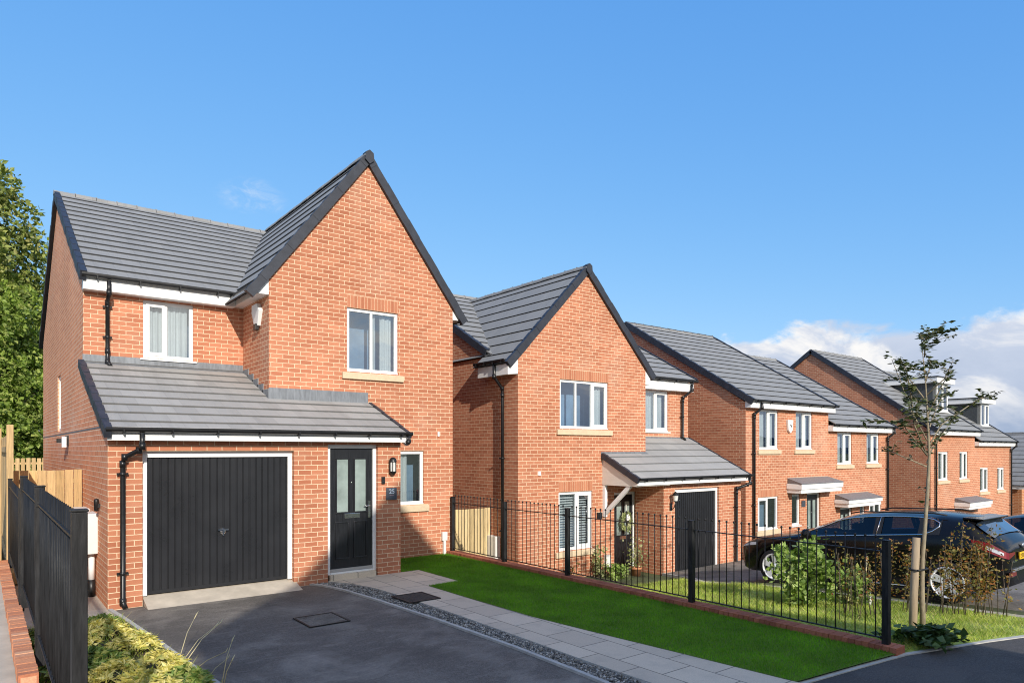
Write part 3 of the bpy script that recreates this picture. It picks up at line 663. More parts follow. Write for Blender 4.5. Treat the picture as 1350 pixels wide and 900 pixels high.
vpart(rf, (A0 - .05, ey + .55, ez + .55 * up.z / up.y), up, LN - .65, (-1, 0, 0), .41); vpart(rf, (A0 - .05, 2 * yR - ey, ez), V((0, -up.y, up.z)), LN, (-1, 0, 0), .41); vpart(rf, (B1 + .05, ey, ez), up, LN, (1, 0, 0), .41, .06, .1)
g = MB(); gx, gz = 11.95, 6.87; ex, gez = 9.44, 4.30; gu = V((gx - ex, 0, gz - gez)); GL = gu.length
slope(g, (ex, Ya - .05, gez), (ex, 13.62, gez), gu, .41, .41)
g2a = V((ex, 0, gez)) + gu.normalized() * .41
slope(g, (g2a.x, Ya - .05, g2a.z), (g2a.x, 17.4, g2a.z), gu, GL - .41, .41)
slope(g, (2 * gx - ex, 17.4, gez), (2 * gx - ex, Ya - .05, gez), V((-gu.x, 0, gu.z)), GL, .41)
gr = g.build('roof', M['tile'], h); rg = MB(); ridge(rg, (gx, Ya - .1, gz + .03), (gx, 17.5, gz + .03)); rg.build('ridge_tiles', M['tile'], gr)
vpart(gr, (ex, Ya - .04, gez), gu, GL - .02, (0, -1, 0), .41); vpart(gr, (2 * gx - ex, Ya - .04, gez), V((-gu.x, 0, gu.z)), GL - .02, (0, -1, 0), .41); vg = MB(); vg.prism([(gx - .10, Ya - .115, gz - .12), (gx, Ya - .115, gz - .20), (gx + .10, Ya - .115, gz - .12), (gx + .085, Ya - .115, gz + .03), (gx, Ya - .115, gz + .085), (gx - .085, Ya - .115, gz + .03)], (0, .15, 0)); vg.build('verge_apex', M['verge'], gr)
MB().prism([(A0 - .29, Ya + .002, 4.04), (A0 - .001, Ya + .002, 4.07), (A0 - .001, Ya + .002, 4.58), (A0 - .29, Ya + .002, 4.34)], (0, 1.2, 0)).build('fascia', M['white'], h, bevel=.006)
gutter_run(h, (A0 - .295, Ya + 1.25, 4.34), (A0 - .295, Ya + .02, 4.34), (-1, 0, 0), .4)
pipe(h, [(A0 - .33, 12.78, 4.3), (A0 - .33, 12.78, 4.02), (A0 - .09, 12.78, 3.76), (A0 - .085, 12.78, 3.6), (A0 - .085, 12.78, -1.0)], .038, [(A0 - .085, 12.78, 2.1), (A0 - .085, 12.78, .4)])
MB().box(A1 + .001, B1 + .02, Yb - .2, Yb, 4.07, 4.34).prism([(A1 + .002, Ya + .002, 4.07), (A1 + .2, Ya + .002, 4.07), (A1 + .2, Ya + .002, 4.34), (A1 + .002, Ya + .002, 4.55)], (0, .7, 0)).build('fascia', M['white'], h, bevel=.006)
gutter_run(h, (A1 + .3, Yb - .205, 4.36), (B1 + .12, Yb - .205, 4.36), (0, -1, 0))
pipe(h, [(B1 - .15, Yb - .27, 4.3), (B1 - .15, Yb - .27, 4.12), (B1 - .33, Yb - .08, 3.9), (B1 - .35, Yb - .075, 3.8), (B1 - .35, Yb - .075, 2.72), (B1 - .33, Yb - .16, 2.6)], .038, [(B1 - .35, Yb - .075, 3.3)])
# canopy and garage roof
cx0, cx1, py, pz = 12.47, 17.22, 11.08, 1.60; pu = V((0, 1, .50))
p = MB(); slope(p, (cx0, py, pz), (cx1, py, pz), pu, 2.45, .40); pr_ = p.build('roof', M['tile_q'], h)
vpart(pr_, (cx0 + .01, py, pz), pu, 1.34, (-1, 0, 0), .40, .07, .14); vpart(pr_, (cx1 - .02, py, pz), pu, 2.4, (1, 0, 0), .40, .05, .08, .03)
lf = MB()
for k in range(4): lf.box(12.45 + k * .42, 12.87 + k * .42, Ya - .014 - .003 * (k % 2), Ya, 2.1, 2.27)
lf.box(A1, B1, Yb - .014, Yb, 2.55, 2.70); lf.obox((A1 - .2, Ya - .05, 2.205), (.26, 0, 0), (0, .95, .475), (0, -.005, .012)); lf.build('lead_flashing', M['lead'], h)
MB().box(cx0 + .03, B1 + .05, Yc - .24, Yc - .2, 1.455, 1.62).box(Xp, B1, Yc - .2, Yc - .002, 1.46, 1.49).build('fascia', M['white'], h)
gutter_run(h, (cx0 + .02, Yc - .245, 1.585), (cx1 + .05, Yc - .245, 1.585), (0, -1, 0))
MB().prism([(cx0 + .03, Yc - .2, 1.455), (cx0 + .03, Ya - .002, 1.455), (cx0 + .03, Ya - .002, 2.10), (cx0 + .03, Yc - .2, 1.56)], (.05, 0, 0)).box(cx0 + .03, Xp, Yc - .2, Ya - .002, 1.43, 1.455).build('canopy_cheek', M['offwhite'], h)
MB().obox((cx0 + .04, Ya - .08, .62), (.09, 0, 0), (0, .08, 0), (0, 0, .82)).obox((cx0 + .05, Ya - .08, .66), (.07, 0, 0), (0, -.85, .74), (0, .06, .08)).build('canopy_bracket', M['white'], h)
pipe(h, [(B1 + .0, Yc - .3, 1.55), (B1 + .0, Yc - .3, 1.38), (B1 - .08, Yc - .26, 1.34), (B1 - .3, Yc - .08, 1.24), (B1 - .32, Yc - .075, 1.12), (B1 - .32, Yc - .075, -.85), (B1 - .3, Yc - .15, -.95)], .038, [(B1 - .32, Yc - .075, .7), (B1 - .32, Yc - .075, -.4)])
garage_door(h, Yc, 14.2, 16.1, -.88, 1.30, .06)
dr = front_door(h, Ya + .02, 12.935, 13.806, -.95, 1.215)
window(h, Ya, 11.05, 12.72, 2.84, 4.035, lights=(.9, 1, .9), openers=(2,), sill='stone', header=.25, curtain=[(.75, .97)])
window(h, Ya, 11.01, 12.15, -.13, 1.30, lights=(1.2, 1), openers=(1,), sill='stone', header=.25, blind=True)
window(h, Yb, 15.06, 16.2, 2.86, 4.06, lights=(1, 1), openers=(1,), sill='white', curtain=[(.1, .95)])
bl = MB().tube([(14.02, Yc, .86), (14.02, Yc - .06, .80), (14.02, Yc - .13, .86), (14.02, Yc - .16, 1.0)], .012, 6).lathe((14.02, Yc - .16, 1.16), [(.09, 0), (.07, .04), (.02, .09), (0, .1)], 10).lathe((14.02, Yc - .16, .98), [(0, 0), (.05, .02), (.055, .04)], 8).box(13.98, 14.06, Yc - .03, Yc, .76, .95).build('wall_lantern', M['plasticblack'], h)
MB().lathe((14.02, Yc - .16, 1.0), [(.05, 0), (.075, .16)], 8).build('lamp_glass', M['lampglass'], bl)
MB().box(12.3, 12.46, Ya - .05, Ya, .58, .74).build('alarm_keypad_box', M['plasticblack'], h, bevel=.008)
MB().box(10.35, 10.43, Ya - .03, Ya, 1.72, 1.82).build('wall_vent', M['white'], h)
MB().box(A0 - .14, A0, 12.98, 13.36, -.42, .27).build('meter_box', M['meter'], h, bevel=.01)
MB().box(12.55, 12.72, Ya - .1, Ya, -.72, -.35).build('meter_box', M['meter'], h, bevel=.01)
# wreath hung on the door
wr = MB(); lv = MB(); rr = random.Random(3)
cxw, cyw, czw = 13.37, Ya - .02, .44
for k in range(420):
    a_ = rr.uniform(0, 2 * math.pi); rr_ = .17 + rr.gauss(0, .035); px_, pz_ = cxw + rr_ * math.cos(a_), czw + rr_ * math.sin(a_) * 1.1
    d_ = V((rr.gauss(0, 1), rr.gauss(0, .4), rr.gauss(0, 1))).normalized() * .05; e_ = V((rr.gauss(0, 1), rr.gauss(0, .5), rr.gauss(0, 1))).normalized() * .018
    o_ = V((px_, cyw + rr.uniform(-.04, .02), pz_)); lv.face([o_ - d_, o_ + e_, o_ + d_, o_ - e_])
wt = thing('door_wreath', 'pale green leafy wreath with white flower hanging on the dark front door', 'wreath', (cxw, cyw, czw))
lv.build('foliage', M['leaf_pale'], wt); fw = MB()
for k in range(46):
    a_ = rr.uniform(0, 6.28); q_ = rr.uniform(0, .075); o_ = V((cxw + q_ * math.cos(a_), cyw - .05 - rr.uniform(0, .03), czw + .12 + q_ * math.sin(a_)))
    d_ = V((rr.gauss(0, 1), -.2, rr.gauss(0, 1))).normalized() * .03; e_ = V((-d_.z, 0, d_.x)) * .6; fw.face([o_ - d_, o_ + e_, o_ + d_, o_ - e_])
fw.build('flower', M['white'], wt); MB().tube([(cxw, cyw, czw + .15), (cxw, cyw + .01, czw + .45)], .012, 5).build('ribbon', M['offwhite'], wt)

# ------------------------------------------------------------------ terraced / semi houses further down
def semi(label, x0, x1, yf, yb, floor, eave, yr, zr, wins, name='semi_detached_house', bm='brick', sm='soldier', canopy=None, door=None, side=None, low=(), pipe_x=None, left_over=.06, right_over=.06, verges=(True, True), alarm=None, hdr=True):
    h = thing(name, label, 'house', ((x0 + x1) / 2, yf, floor), 'brick houses along the street')
    w = MB(); holes = [(a, b, e, t) for a, b, e, t in wins] + [(a, b, e, t) for a, b, e, t in low]
    if door: holes.append((door[0], door[1], floor - .6, door[2]))
    if side: holes.append(side)
    wall(w, 'y', yf, x0, x1, floor - .6, eave, holes)
    for x in (x0, x1):
        wall(w, 'x', x, yf, yb, floor - .6, eave); w.face([(x, yf, eave), (x, yb, eave), (x, yr, zr - .08)])
    wall(w, 'y', yb, x0, x1, floor - .6, eave); w.build('wall', M[bm], h)
    ey, ez = yf - .27, eave + .06; up = V((0, yr - ey, zr - ez)); ln = up.length; dn = V((0, yr - (2 * yr - ey), zr - ez))
    r = MB(); slope(r, (x0 - left_over, ey, ez), (x1 + right_over, ey, ez), up, ln, .41); slope(r, (x1 + right_over, 2 * yr - ey, ez), (x0 - left_over, 2 * yr - ey, ez), dn, ln, .41)
    rf = r.build('roof', M['tile'], h); rg = MB(); ridge(rg, (x0 - left_over, yr, zr + .03), (x1 + right_over, yr, zr + .03)); rg.build('ridge_tiles', M['tile'], rf)
    for k, (x, s) in enumerate(((x0 - left_over, -1), (x1 + right_over, 1))):
        if verges[k]: vpart(rf, (x, ey, ez), up, ln, (s, 0, 0), .41, .1, .19 if k == 0 else .1); vpart(rf, (x, 2 * yr - ey, ez), dn, ln, (s, 0, 0), .41, .1, .19)
    MB().box(x0 - .03, x1 + .12, yf - .2, yf, eave - .17, eave + .04).build('fascia', M['white'], h, bevel=.008)
    gutter_run(h, (x0 - .05, yf - .205, eave + .035), (x1 + .2, yf - .205, eave + .035), (0, -1, 0), .8)
    for a, b, e, t in wins: window(h, yf, a, b, e, t, lights=(1, 1), openers=(1,), sill='stone', header=None, curtain=[(.02, .43), (.52, .98)])
    for a, b, e, t in low: window(h, yf, a, b, e, t, lights=(1, 1), openers=(0,), sill='stone', header=.23 if hdr else None, soldmat=sm, curtain=[(.0, .22)])
    if side: window(h, yf, side[0], side[1], side[2], side[3], lights=(1,), sill='white')
    if door: front_door(h, yf, door[0], door[1], floor - .02, door[2], handle_right=False)
    if canopy:
        a, b, z0, z1, d = canopy
        MB().box(a, b, yf - d, yf - .002, z0, z1).box(a - .04, b + .04, yf - d - .04, yf - .002, z0 + .13, z1 + .0).build('porch_canopy', M['white'], h, bevel=.01)
        MB().prism([(a - .06, yf - d - .06, z1 + .002), (b + .06, yf - d - .06, z1 + .002), (b - .02, yf - .002, z1 + .17), (a + .02, yf - .002, z1 + .17)], (0, 0, .02)).face([(a - .06, yf - d - .06, z1 + .002), (a + .02, yf - .002, z1 + .17), (a + .02, yf - .002, z1)]).face([(b + .06, yf - d - .06, z1 + .002), (b - .02, yf - .002, z1 + .17), (b - .02, yf - .002, z1)]).build('canopy_roof', M['lead'], h)
    if pipe_x: pipe(h, [(pipe_x + .12, yf - .27, eave), (pipe_x + .12, yf - .27, eave - .16), (pipe_x, yf - .08, eave - .36), (pipe_x, yf - .075, eave - .45), (pipe_x, yf - .075, floor - .1)], .04, [(pipe_x, yf - .075, eave - 1.6), (pipe_x, yf - .075, eave - 3.2)])
    if alarm:
        x, z = alarm; ab = MB().prism([(x - .16, yf, z + .2), (x + .16, yf, z + .2), (x + .12, yf, z - .14), (x, yf, z - .24), (x - .12, yf, z - .14)], (0, -.08, 0)).build('alarm_box', M['white'], h, bevel=.012)
        MB().prism([(x - .05, yf - .08, z + .06), (x + .06, yf - .08, z + .02), (x + .02, yf - .08, z - .06)], (0, -.004, 0)).build('alarm_emblem', M['plasticblack'], ab)
    return h
h3 = semi('brick house with white hexagonal alarm box between its two upstairs windows', 18.6, 23.65, 12.16, 22., -1.5, 3.78, 17.05, 6.92, [(19.34, 20.43, 2.335, 3.6), (21.49, 22.56, 2.335, 3.6)], low=[(19.26, 20.43, -.236, .82)], side=(21.25, 21.75, -.2, .84), door=(22.2, 23.1, .85), canopy=(20.95, 23.6, .9, 1.2, .5), pipe_x=18.95, alarm=(21.05, 3.1), verges=(True, True))
MB().box(21.84, 22.06, 12.13, 12.16, .40, .60).build('house_number_plaque', M['slate'], h3)
semi('lower brick house whose roof steps down, downpipe at its right end', 23.65, 28.35, 12.16, 22., -2.1, 3.14, 17.05, 6.36, [(24.3, 25.37, 1.79, 2.95), (26.53, 27.57, 1.79, 2.95)], low=[(26.75, 27.75, -.75, .28)], side=(26.0, 26.4, -.75, .28), door=(24.5, 25.4, .22), canopy=(24.1, 26.6, .28, .54, .5), pipe_x=28.15, left_over=.0, verges=(False, True))
h4 = semi('far brick house with a grey dormer beside the sapling top and bare side wall', 32.0, 37.06, 12., 22.6, -2.35, 3.12, 17.3, 7.15, [(32.8, 33.9, .97, 2.23), (35.2, 36.2, .97, 2.23)], canopy=(34.6, 37.3, -.35, -.05, .6), pipe_x=32.4)
h5 = semi('farthest stepped-down brick house with dormer, nearest the distant hills', 37.06, 42.1, 12., 22.6, -2.85, 2.66, 17.3, 6.65, [(37.75, 38.85, .3, 1.46), (40.1, 41.1, .3, 1.43)], pipe_x=41.9, left_over=0., verges=(False, True))
def dormer(par, x0, x1, yf, yb, z0, z1):
    d = MB().box(x0, x1, yf, yb, z0 - .3, z1).build('dormer', M['cheek'], par)
    MB().box(x0 - .22, x1 + .22, yf - .28, yb, z1, z1 + .24).build('dormer_fascia', M['white'], d); MB().box(x0 - .26, x1 + .26, yf - .32, yb, z1 + .24, z1 + .29).build('dormer_roof', M['gutter'], d)
    window(par, yf - .12, x0 + .28, x1 - .1, z0 + .05, z1 - .02, lights=(1, 1), openers=(1,), sill='white')
dormer(h4, 34.9, 36.55, 13.0, 15.1, 4.05, 5.42); dormer(h5, 40.5, 42.0, 13.0, 15.0, 3.5, 4.7)
# house at the far end (its roof slope faces the street end)
h = thing('gabled_house', 'low house at the far right edge with small dish on its grey roof', 'house', (47.7, 12, -4.8), 'brick houses along the street')
w = MB(); wall(w, 'y', 12, 43.8, 51.6, -5.2, .45); w.face([(43.8, 12, .45), (51.6, 12, .45), (47.7, 12, 3.1)]); wall(w, 'x', 43.8, 12, 24, -5.2, .45); wall(w, 'x', 51.6, 12, 24, -5.2, .45); wall(w, 'y', 24, 43.8, 51.6, -5.2, .45); w.build('wall', M['brick_b'], h)
r = MB(); a, b = (43.5, 11.7, .42), (43.5, 24.2, .42); up = V((4.2, 0, 2.85)); slope(r, a, b, up, up.length, .41); slope(r, (51.9, 24.2, .42), (51.9, 11.7, .42), V((-4.2, 0, 2.85)), up.length, .41); rf = r.build('roof', M['tile'], h)
vpart(rf, a, up, up.length, (0, -1, 0), .41); vpart(rf, (51.9, 11.7, .42), V((-4.2, 0, 2.85)), up.length, (0, -1, 0), .41)
rg = MB(); ridge(rg, (47.7, 11.7, 3.3), (47.7, 24.2, 3.3)); rg.build('ridge_tiles', M['tile'], rf)
MB().box(43.55, 43.7, 11.8, 24, .22, .42).build('fascia', M['white'], h)
MB().lathe((44.6, 14.0, 1.55), [(0, .0), (.15, .02), (.27, .07), (.33, .13)], 14, 'x').tube([(44.6, 14.0, 1.55), (44.7, 14.0, 1.2)], .03, 6).build('satellite_dish', M['alu'], h)
# house across the street, behind the photographer (throws the gabled shadow on the drive)
h = thing('gabled_house', 'tall brick house on the opposite side of the street facing the driveway', 'house', (1.95, -7, .6), 'brick houses along the street')
ax, az, xl, xr, el_, er_ = 1.95, 10.60, -1.95, 6.9, 7.48, 4.91
w = MB(); wall(w, 'y', -7, xl + .1, xr - .1, 0, er_, [(ax - 3, ax - 1.6, 3.6, 4.8), (ax + 1.4, ax + 2.8, 3.6, 4.8), (ax + 1.2, ax + 3, 1.2, 2.6), (ax - 2.6, ax - 1.5, .6, 2.9)], -.1); w.face([(xl + .1, -7, er_), (xr - .1, -7, er_), (xr - .1, -7, er_ + .05), (ax, -7, az - .1), (xl + .1, -7, el_)])
wall(w, 'x', xl + .1, -16, -7, 0, el_); wall(w, 'x', xr - .1, -16, -7, 0, er_); wall(w, 'y', -16, xl + .1, xr - .1, 0, er_); w.face([(xl + .1, -16, er_), (xr - .1, -16, er_), (ax, -16, az - .1), (xl + .1, -16, el_)]); w.build('wall', M['brick'], h)
r = MB(); up = V((ax - xl, 0, az - el_)); slope(r, (xl, -6.9, el_), (xl, -16.2, el_), up, up.length, .41); up = V((ax - xr, 0, az - er_)); slope(r, (xr, -16.2, er_), (xr, -6.9, er_), up, up.length, .41); r.build('roof', M['tile'], h)
for a, b, e, t in ((ax - 3, ax - 1.6, 3.6, 4.8), (ax + 1.4, ax + 2.8, 3.6, 4.8), (ax + 1.2, ax + 3, 1.2, 2.6)):
    fr = MB().box(a, b, -7.06, -7.0, e, e + .06).box(a, b, -7.06, -7.0, t - .06, t).box(a, a + .06, -7.06, -7.0, e + .06, t - .06).box(b - .06, b, -7.06, -7.0, e + .06, t - .06).build('window', M['white'], h)
    MB().face([(a + .06, -7.03, e + .06), (b - .06, -7.03, e + .06), (b - .06, -7.03, t - .06), (a + .06, -7.03, t - .06)]).build('pane', M['glass'], fr)
MB().box(ax - 2.6, ax - 1.5, -7.1, -7.04, .6, 2.9).build('door', M['blackdoor'], h)

# ------------------------------------------------------------------ ground, drive, paving, pavement
# one big sheet to the horizon
gb = MB()
xs = [-3000, -400, -120, -60, -40, -20, -12, -6, -3, -1, .2, .34, 1.0, 2, 4, 6, 8.2, 8.32] + [8.6 + .5 * i for i in range(20)] + [18.4, 19, 21, 23.6, 24, 27, 30, 32, 35, 37, 39, 42, 44, 50, 60, 70, 90, 140, 200, 500, 1200, 4000]
ys = [-3000, -300, -60, -30, -16, -8, -4, -1.6] + [2.2, 3.0, 3.5, 4, 4.5, 5, 5.5, 6, 6.5, 7, 7.5, 8, 8.5, 9, 9.5, 10, 10.5, 11, 11.5, 12.3, 14, 18, 24, 34, 50, 80, 200, 600, 2000, 4500]
def base_z(x, y):
    if x < .34: z = lerp(.74, .74 + .1 * -min(0, x + 3), 1) if y > 3 else road_z(x) + .02
    elif x <= 8.25: z = 0. if y > 3 else road_z(x)
    else: z = zg(x, y)
    if y < 3: z = road_z(x)
    return min(z, 6) - .03
gr = [[(x, y, base_z(x, y)) for x in xs] for y in ys]
nx = len(xs)
gb.v = [p for row in gr for p in row]
for j in range(len(ys) - 1):
    for i in range(nx - 1): gb.f.append([j * nx + i, j * nx + i + 1, (j + 1) * nx + i + 1, (j + 1) * nx + i])
struct('ground', gb, M['ground'])
edgeR = [(4.30, 11.80), (4.42, 11.55), (4.60, 11.2), (4.74, 10.6), (4.83, 9.6), (4.92, 8), (4.955, 6.3), (4.93, 5.2), (4.88, 4.2), (4.84, 3.45)]
edgeL = [(1.48, 11.35), (1.56, 10.6), (1.63, 9.8), (1.70, 9), (1.78, 7.9), (1.85, 7.1), (1.95, 5.6), (2.02, 4.4), (2.08, 3.45)]
# driveway polygon
d = MB(); d.face([(x, y, 0) for x, y in edgeL] + [(x, y, 0) for x, y in reversed(edgeR)])
struct('driveway', d, M['asphalt'])
struct('driveway_edging', strip(edgeL, .055, -.05, .035), M['kerb'])
struct('driveway_edging', strip(edgeR, .05, -.05, .028), M['kerb'])
# garden path paving
pe = [(6.62, 11.4), (6.62, 10.02), (5.98, 9.98), (5.98, 9.0), (6.0, 7.3), (6.12, 6.1), (6.25, 4.95), (6.38, 3.7), (6.4, 3.56)]
pgl = [(4.80, 11.4), (5.03, 11.0), (5.18, 10.4), (5.24, 9.6), (5.26, 8), (5.24, 6.3), (5.22, 5.3), (5.24, 4.5), (5.26, 3.56)]
d = MB(); d.face([(x, y, .03) for x, y in pgl] + [(x, y, .03) for x, y in reversed(pe)]); struct('garden_path', d, M['paving'])
d = MB()
for e in (pgl, pe):
    for a, b in zip(e, e[1:]): d.face([(*a, .03), (*b, .03), (*b, -.03), (*a, -.03)])
struct('path_edge', d, M['kerb'])
# gravel strip between edging and path
rg_ = random.Random(5); gm = MB(); gl_ = list(zip(offset(edgeR, .0), edgeR))
def on_line(pts, y):
    for a, b in zip(pts, pts[1:]):
        if (a[1] - y) * (b[1] - y) <= 0 and a[1] != b[1]: return a[0] + (b[0] - a[0]) * (y - a[1]) / (b[1] - a[1])
    return pts[-1][0]
def stone(mb, x, y, z, s):
    ax_ = V((rg_.gauss(0, 1), rg_.gauss(0, 1), rg_.gauss(0, 1))).normalized(); q = ax_.to_track_quat('Z', 'Y')
    P = [V((x, y, z)) + q @ V(p) * s for p in ((1, 0, 0), (0, .8, 0), (-1, .1, 0), (0, -.75, 0), (.1, 0, .6), (-.1, 0, -.6))]
    i = len(mb.v); mb.v += [tuple(p) for p in P]
    for f in ((0, 1, 4), (1, 2, 4), (2, 3, 4), (3, 0, 4), (1, 0, 5), (2, 1, 5), (3, 2, 5), (0, 3, 5)): mb.f.append([i + k for k in f])
for k in range(9500):
    y = rg_.uniform(3.5, 11.5); a, b = on_line(edgeR, y) + .03, on_line(pgl, min(y, 11.38))
    if y > 11.0: b = max(b - .05, a + .06)
    x = rg_.uniform(a, b); stone(gm, x, y, rg_.uniform(-.01, .018), rg_.uniform(.008, .02))
tag(gm.build('gravel', M['gravel']), 'loose grey gravel strip between the drive edging and the paved path', 'gravel', kind='stuff')
d = MB(); ribbon(d, [(on_line(edgeR, y), y, -.004) for y in (11.5, 11, 10, 8, 6, 4.5, 3.5)], [(on_line(pgl, y) + .02, y, -.004) for y in (11.39, 11, 10, 8, 6, 4.5, 3.56)]); struct('gravel_bed', d, M['soil'])
# lawn
lawnR = 8.12
d = MB(); lp = [(6.232, 12.8), (6.232, 11.41), (6.62, 11.405), (6.62, 10.02), (5.98, 9.98), (5.98, 9.0), (6.0, 7.3), (6.12, 6.1), (6.25, 4.95), (6.38, 3.7), (6.40, 3.61), (7.4, 3.50), (lawnR + .1, 3.395), (lawnR + .1, 12.8)]
d.face([(x, y, .032) for x, y in lp]); struct('lawn_base', d, M['lawnbase'])
def blades(n, inside, zf, x0, x1, y0, y1, hmin, hmax, w, seed, lean=.5, dens=None):
    r_ = random.Random(seed); mb = MB(); k = 0
    while k < n:
        x, y = r_.uniform(x0, x1), r_.uniform(y0, y1)
        if not inside(x, y) or (dens and r_.random() > dens(x, y)): 
            k += .02; continue
        k += 1; z = zf(x, y); h_ = r_.uniform(hmin, hmax); a_ = r_.uniform(0, 6.283); dx, dy = math.cos(a_) * w, math.sin(a_) * w; l_ = h_ * lean; b_ = r_.uniform(0, 6.283)
        mb.face([(x - dx, y - dy, z), (x + dx, y + dy, z), (x + math.cos(b_) * l_, y + math.sin(b_) * l_, z + h_)])
    return mb
def in_lawn(x, y): return (on_line(pe, min(y, 11.39)) if y < 11.39 else 6.235) + .005 < x < lawnR + .02 and (y < 12.79) and y > 3.62 - (x - 6.4) * .115
tag(blades(120000, in_lawn, lambda x, y: .03, 5.95, 8.15, 3.45, 12.8, .02, .036, .0028, 11, .6).build('lawn', M['lawnblade']), 'short bright green artificial looking lawn beside the paved path', 'grass', kind='stuff')
# inspection covers
def manhole(corners, z, label, mat):
    t = thing('manhole_cover', label, 'manhole cover', (sum(c[0] for c in corners) / 4, sum(c[1] for c in corners) / 4, z), 'inspection covers in the front garden')
    x0, x1 = min(c[0] for c in corners), max(c[0] for c in corners); y0, y1 = min(c[1] for c in corners), max(c[1] for c in corners)
    fr = MB()
    for b in ((x0, x1, y0, y0 + .025), (x0, x1, y1 - .025, y1), (x0, x0 + .025, y0 + .025, y1 - .025), (x1 - .025, x1, y0 + .025, y1 - .025)): fr.box(*b, z, z + .014)
    fr.build('frame', M['cardark'], t)
    lid = MB().box(x0 + .03, x1 - .03, y0 + .03, y1 - .03, z, z + .009); n = 11
    for i in range(n):
        for j in range(n):
            cx, cy = x0 + .05 + (x1 - x0 - .1) * (i + .5) / n, y0 + .05 + (y1 - y0 - .1) * (j + .5) / n; s = .016; q = 1 if (i + j) % 2 else -1
            lid.obox((cx - s, cy - q * s, z + .009), (2 * s, 2 * q * s, 0), (-.006 * q, .006, 0), (0, 0, .004))
    lid.build('lid', mat, t)
M['iron'] = plain('weathered_cast_iron', (.060, .058, .055), .7, metal=.2, var=.35, vscale=12, bmp=.3)
manhole([(3.40, 8.66), (3.97, 9.28)], .002, 'weathered square inspection cover set in the tarmac drive', M['asphalt'])
manhole([(5.07, 9.0), (5.62, 9.58)], .032, 'dark grey patterned square inspection cover set in the paved path', M['iron'])
# pavement in front
fe = [(-14, 3.62), (2.08, 3.5), (4.86, 3.5), (6.4, 3.58), (7.4, 3.47), (8.3, 3.36), (8.86, 3.2), (9.8, 3.04), (10.66, 2.88), (11.5, 2.72), (13, 2.55), (16, 2.35), (20, 2.1), (28, 1.7), (45, 1.2), (70, .8)]
d = MB()
ribbon(d, [(x, y, road_z(x)) for x, y in fe], [(x, .35 - max(0, x - 8) * .03, road_z(x)) for x, y in fe]); struct('pavement', d, M['asphalt_new'])
struct('pavement_edging', strip([(x, y + .02, road_z(x)) for x, y in fe if 5.0 < x < 11.8], .06, -.05, .012), M['kerb'])
d = MB(); ribbon(d, [(x, .22 - max(0, x - 8) * .03, road_z(x) - .1) for x, y in fe], [(x, -5.2 - max(0, x - 8) * .03, road_z(x) - .1) for x, y in fe]); struct('road', d, M['asphalt_new'])
struct('kerb', strip([(x, .285 - max(0, x - 8) * .03, road_z(x)) for x, y in fe], .125, -.12, .006), M['kerb'])
# side path beside the garage and left flower bed
d = MB(); d.face([(.36, 10.75, .012), (1.5, 10.72, .012), (1.46, 11.4, .012), (1.46, 14.4, .012), (.36, 14.4, .012)]); struct('side_path', d, M['concrete'])
d = MB(); d.face([(.35, 3.6, .03)] + [(x - .03, y, .03) for x, y in reversed(edgeL) if y < 10.74] + [(1.52, 10.73, .03), (.35, 10.75, .03)]); struct('flower_bed', d, M['soil'])
# neighbouring plot on the left (higher)
d = MB(); d.face([(-6, 3.2, .76), (.21, 3.2, .76), (.21, 16, .76), (-6, 16, .76)]); struct('neighbour_path', d, M['concrete'])
d = MB(); d.face([(-6, 7.4, .765), (.10, 7.4, .765), (.10, 11.8, .765), (-6, 11.8, .765)]); struct('neighbour_driveway', d, M['asphalt'])

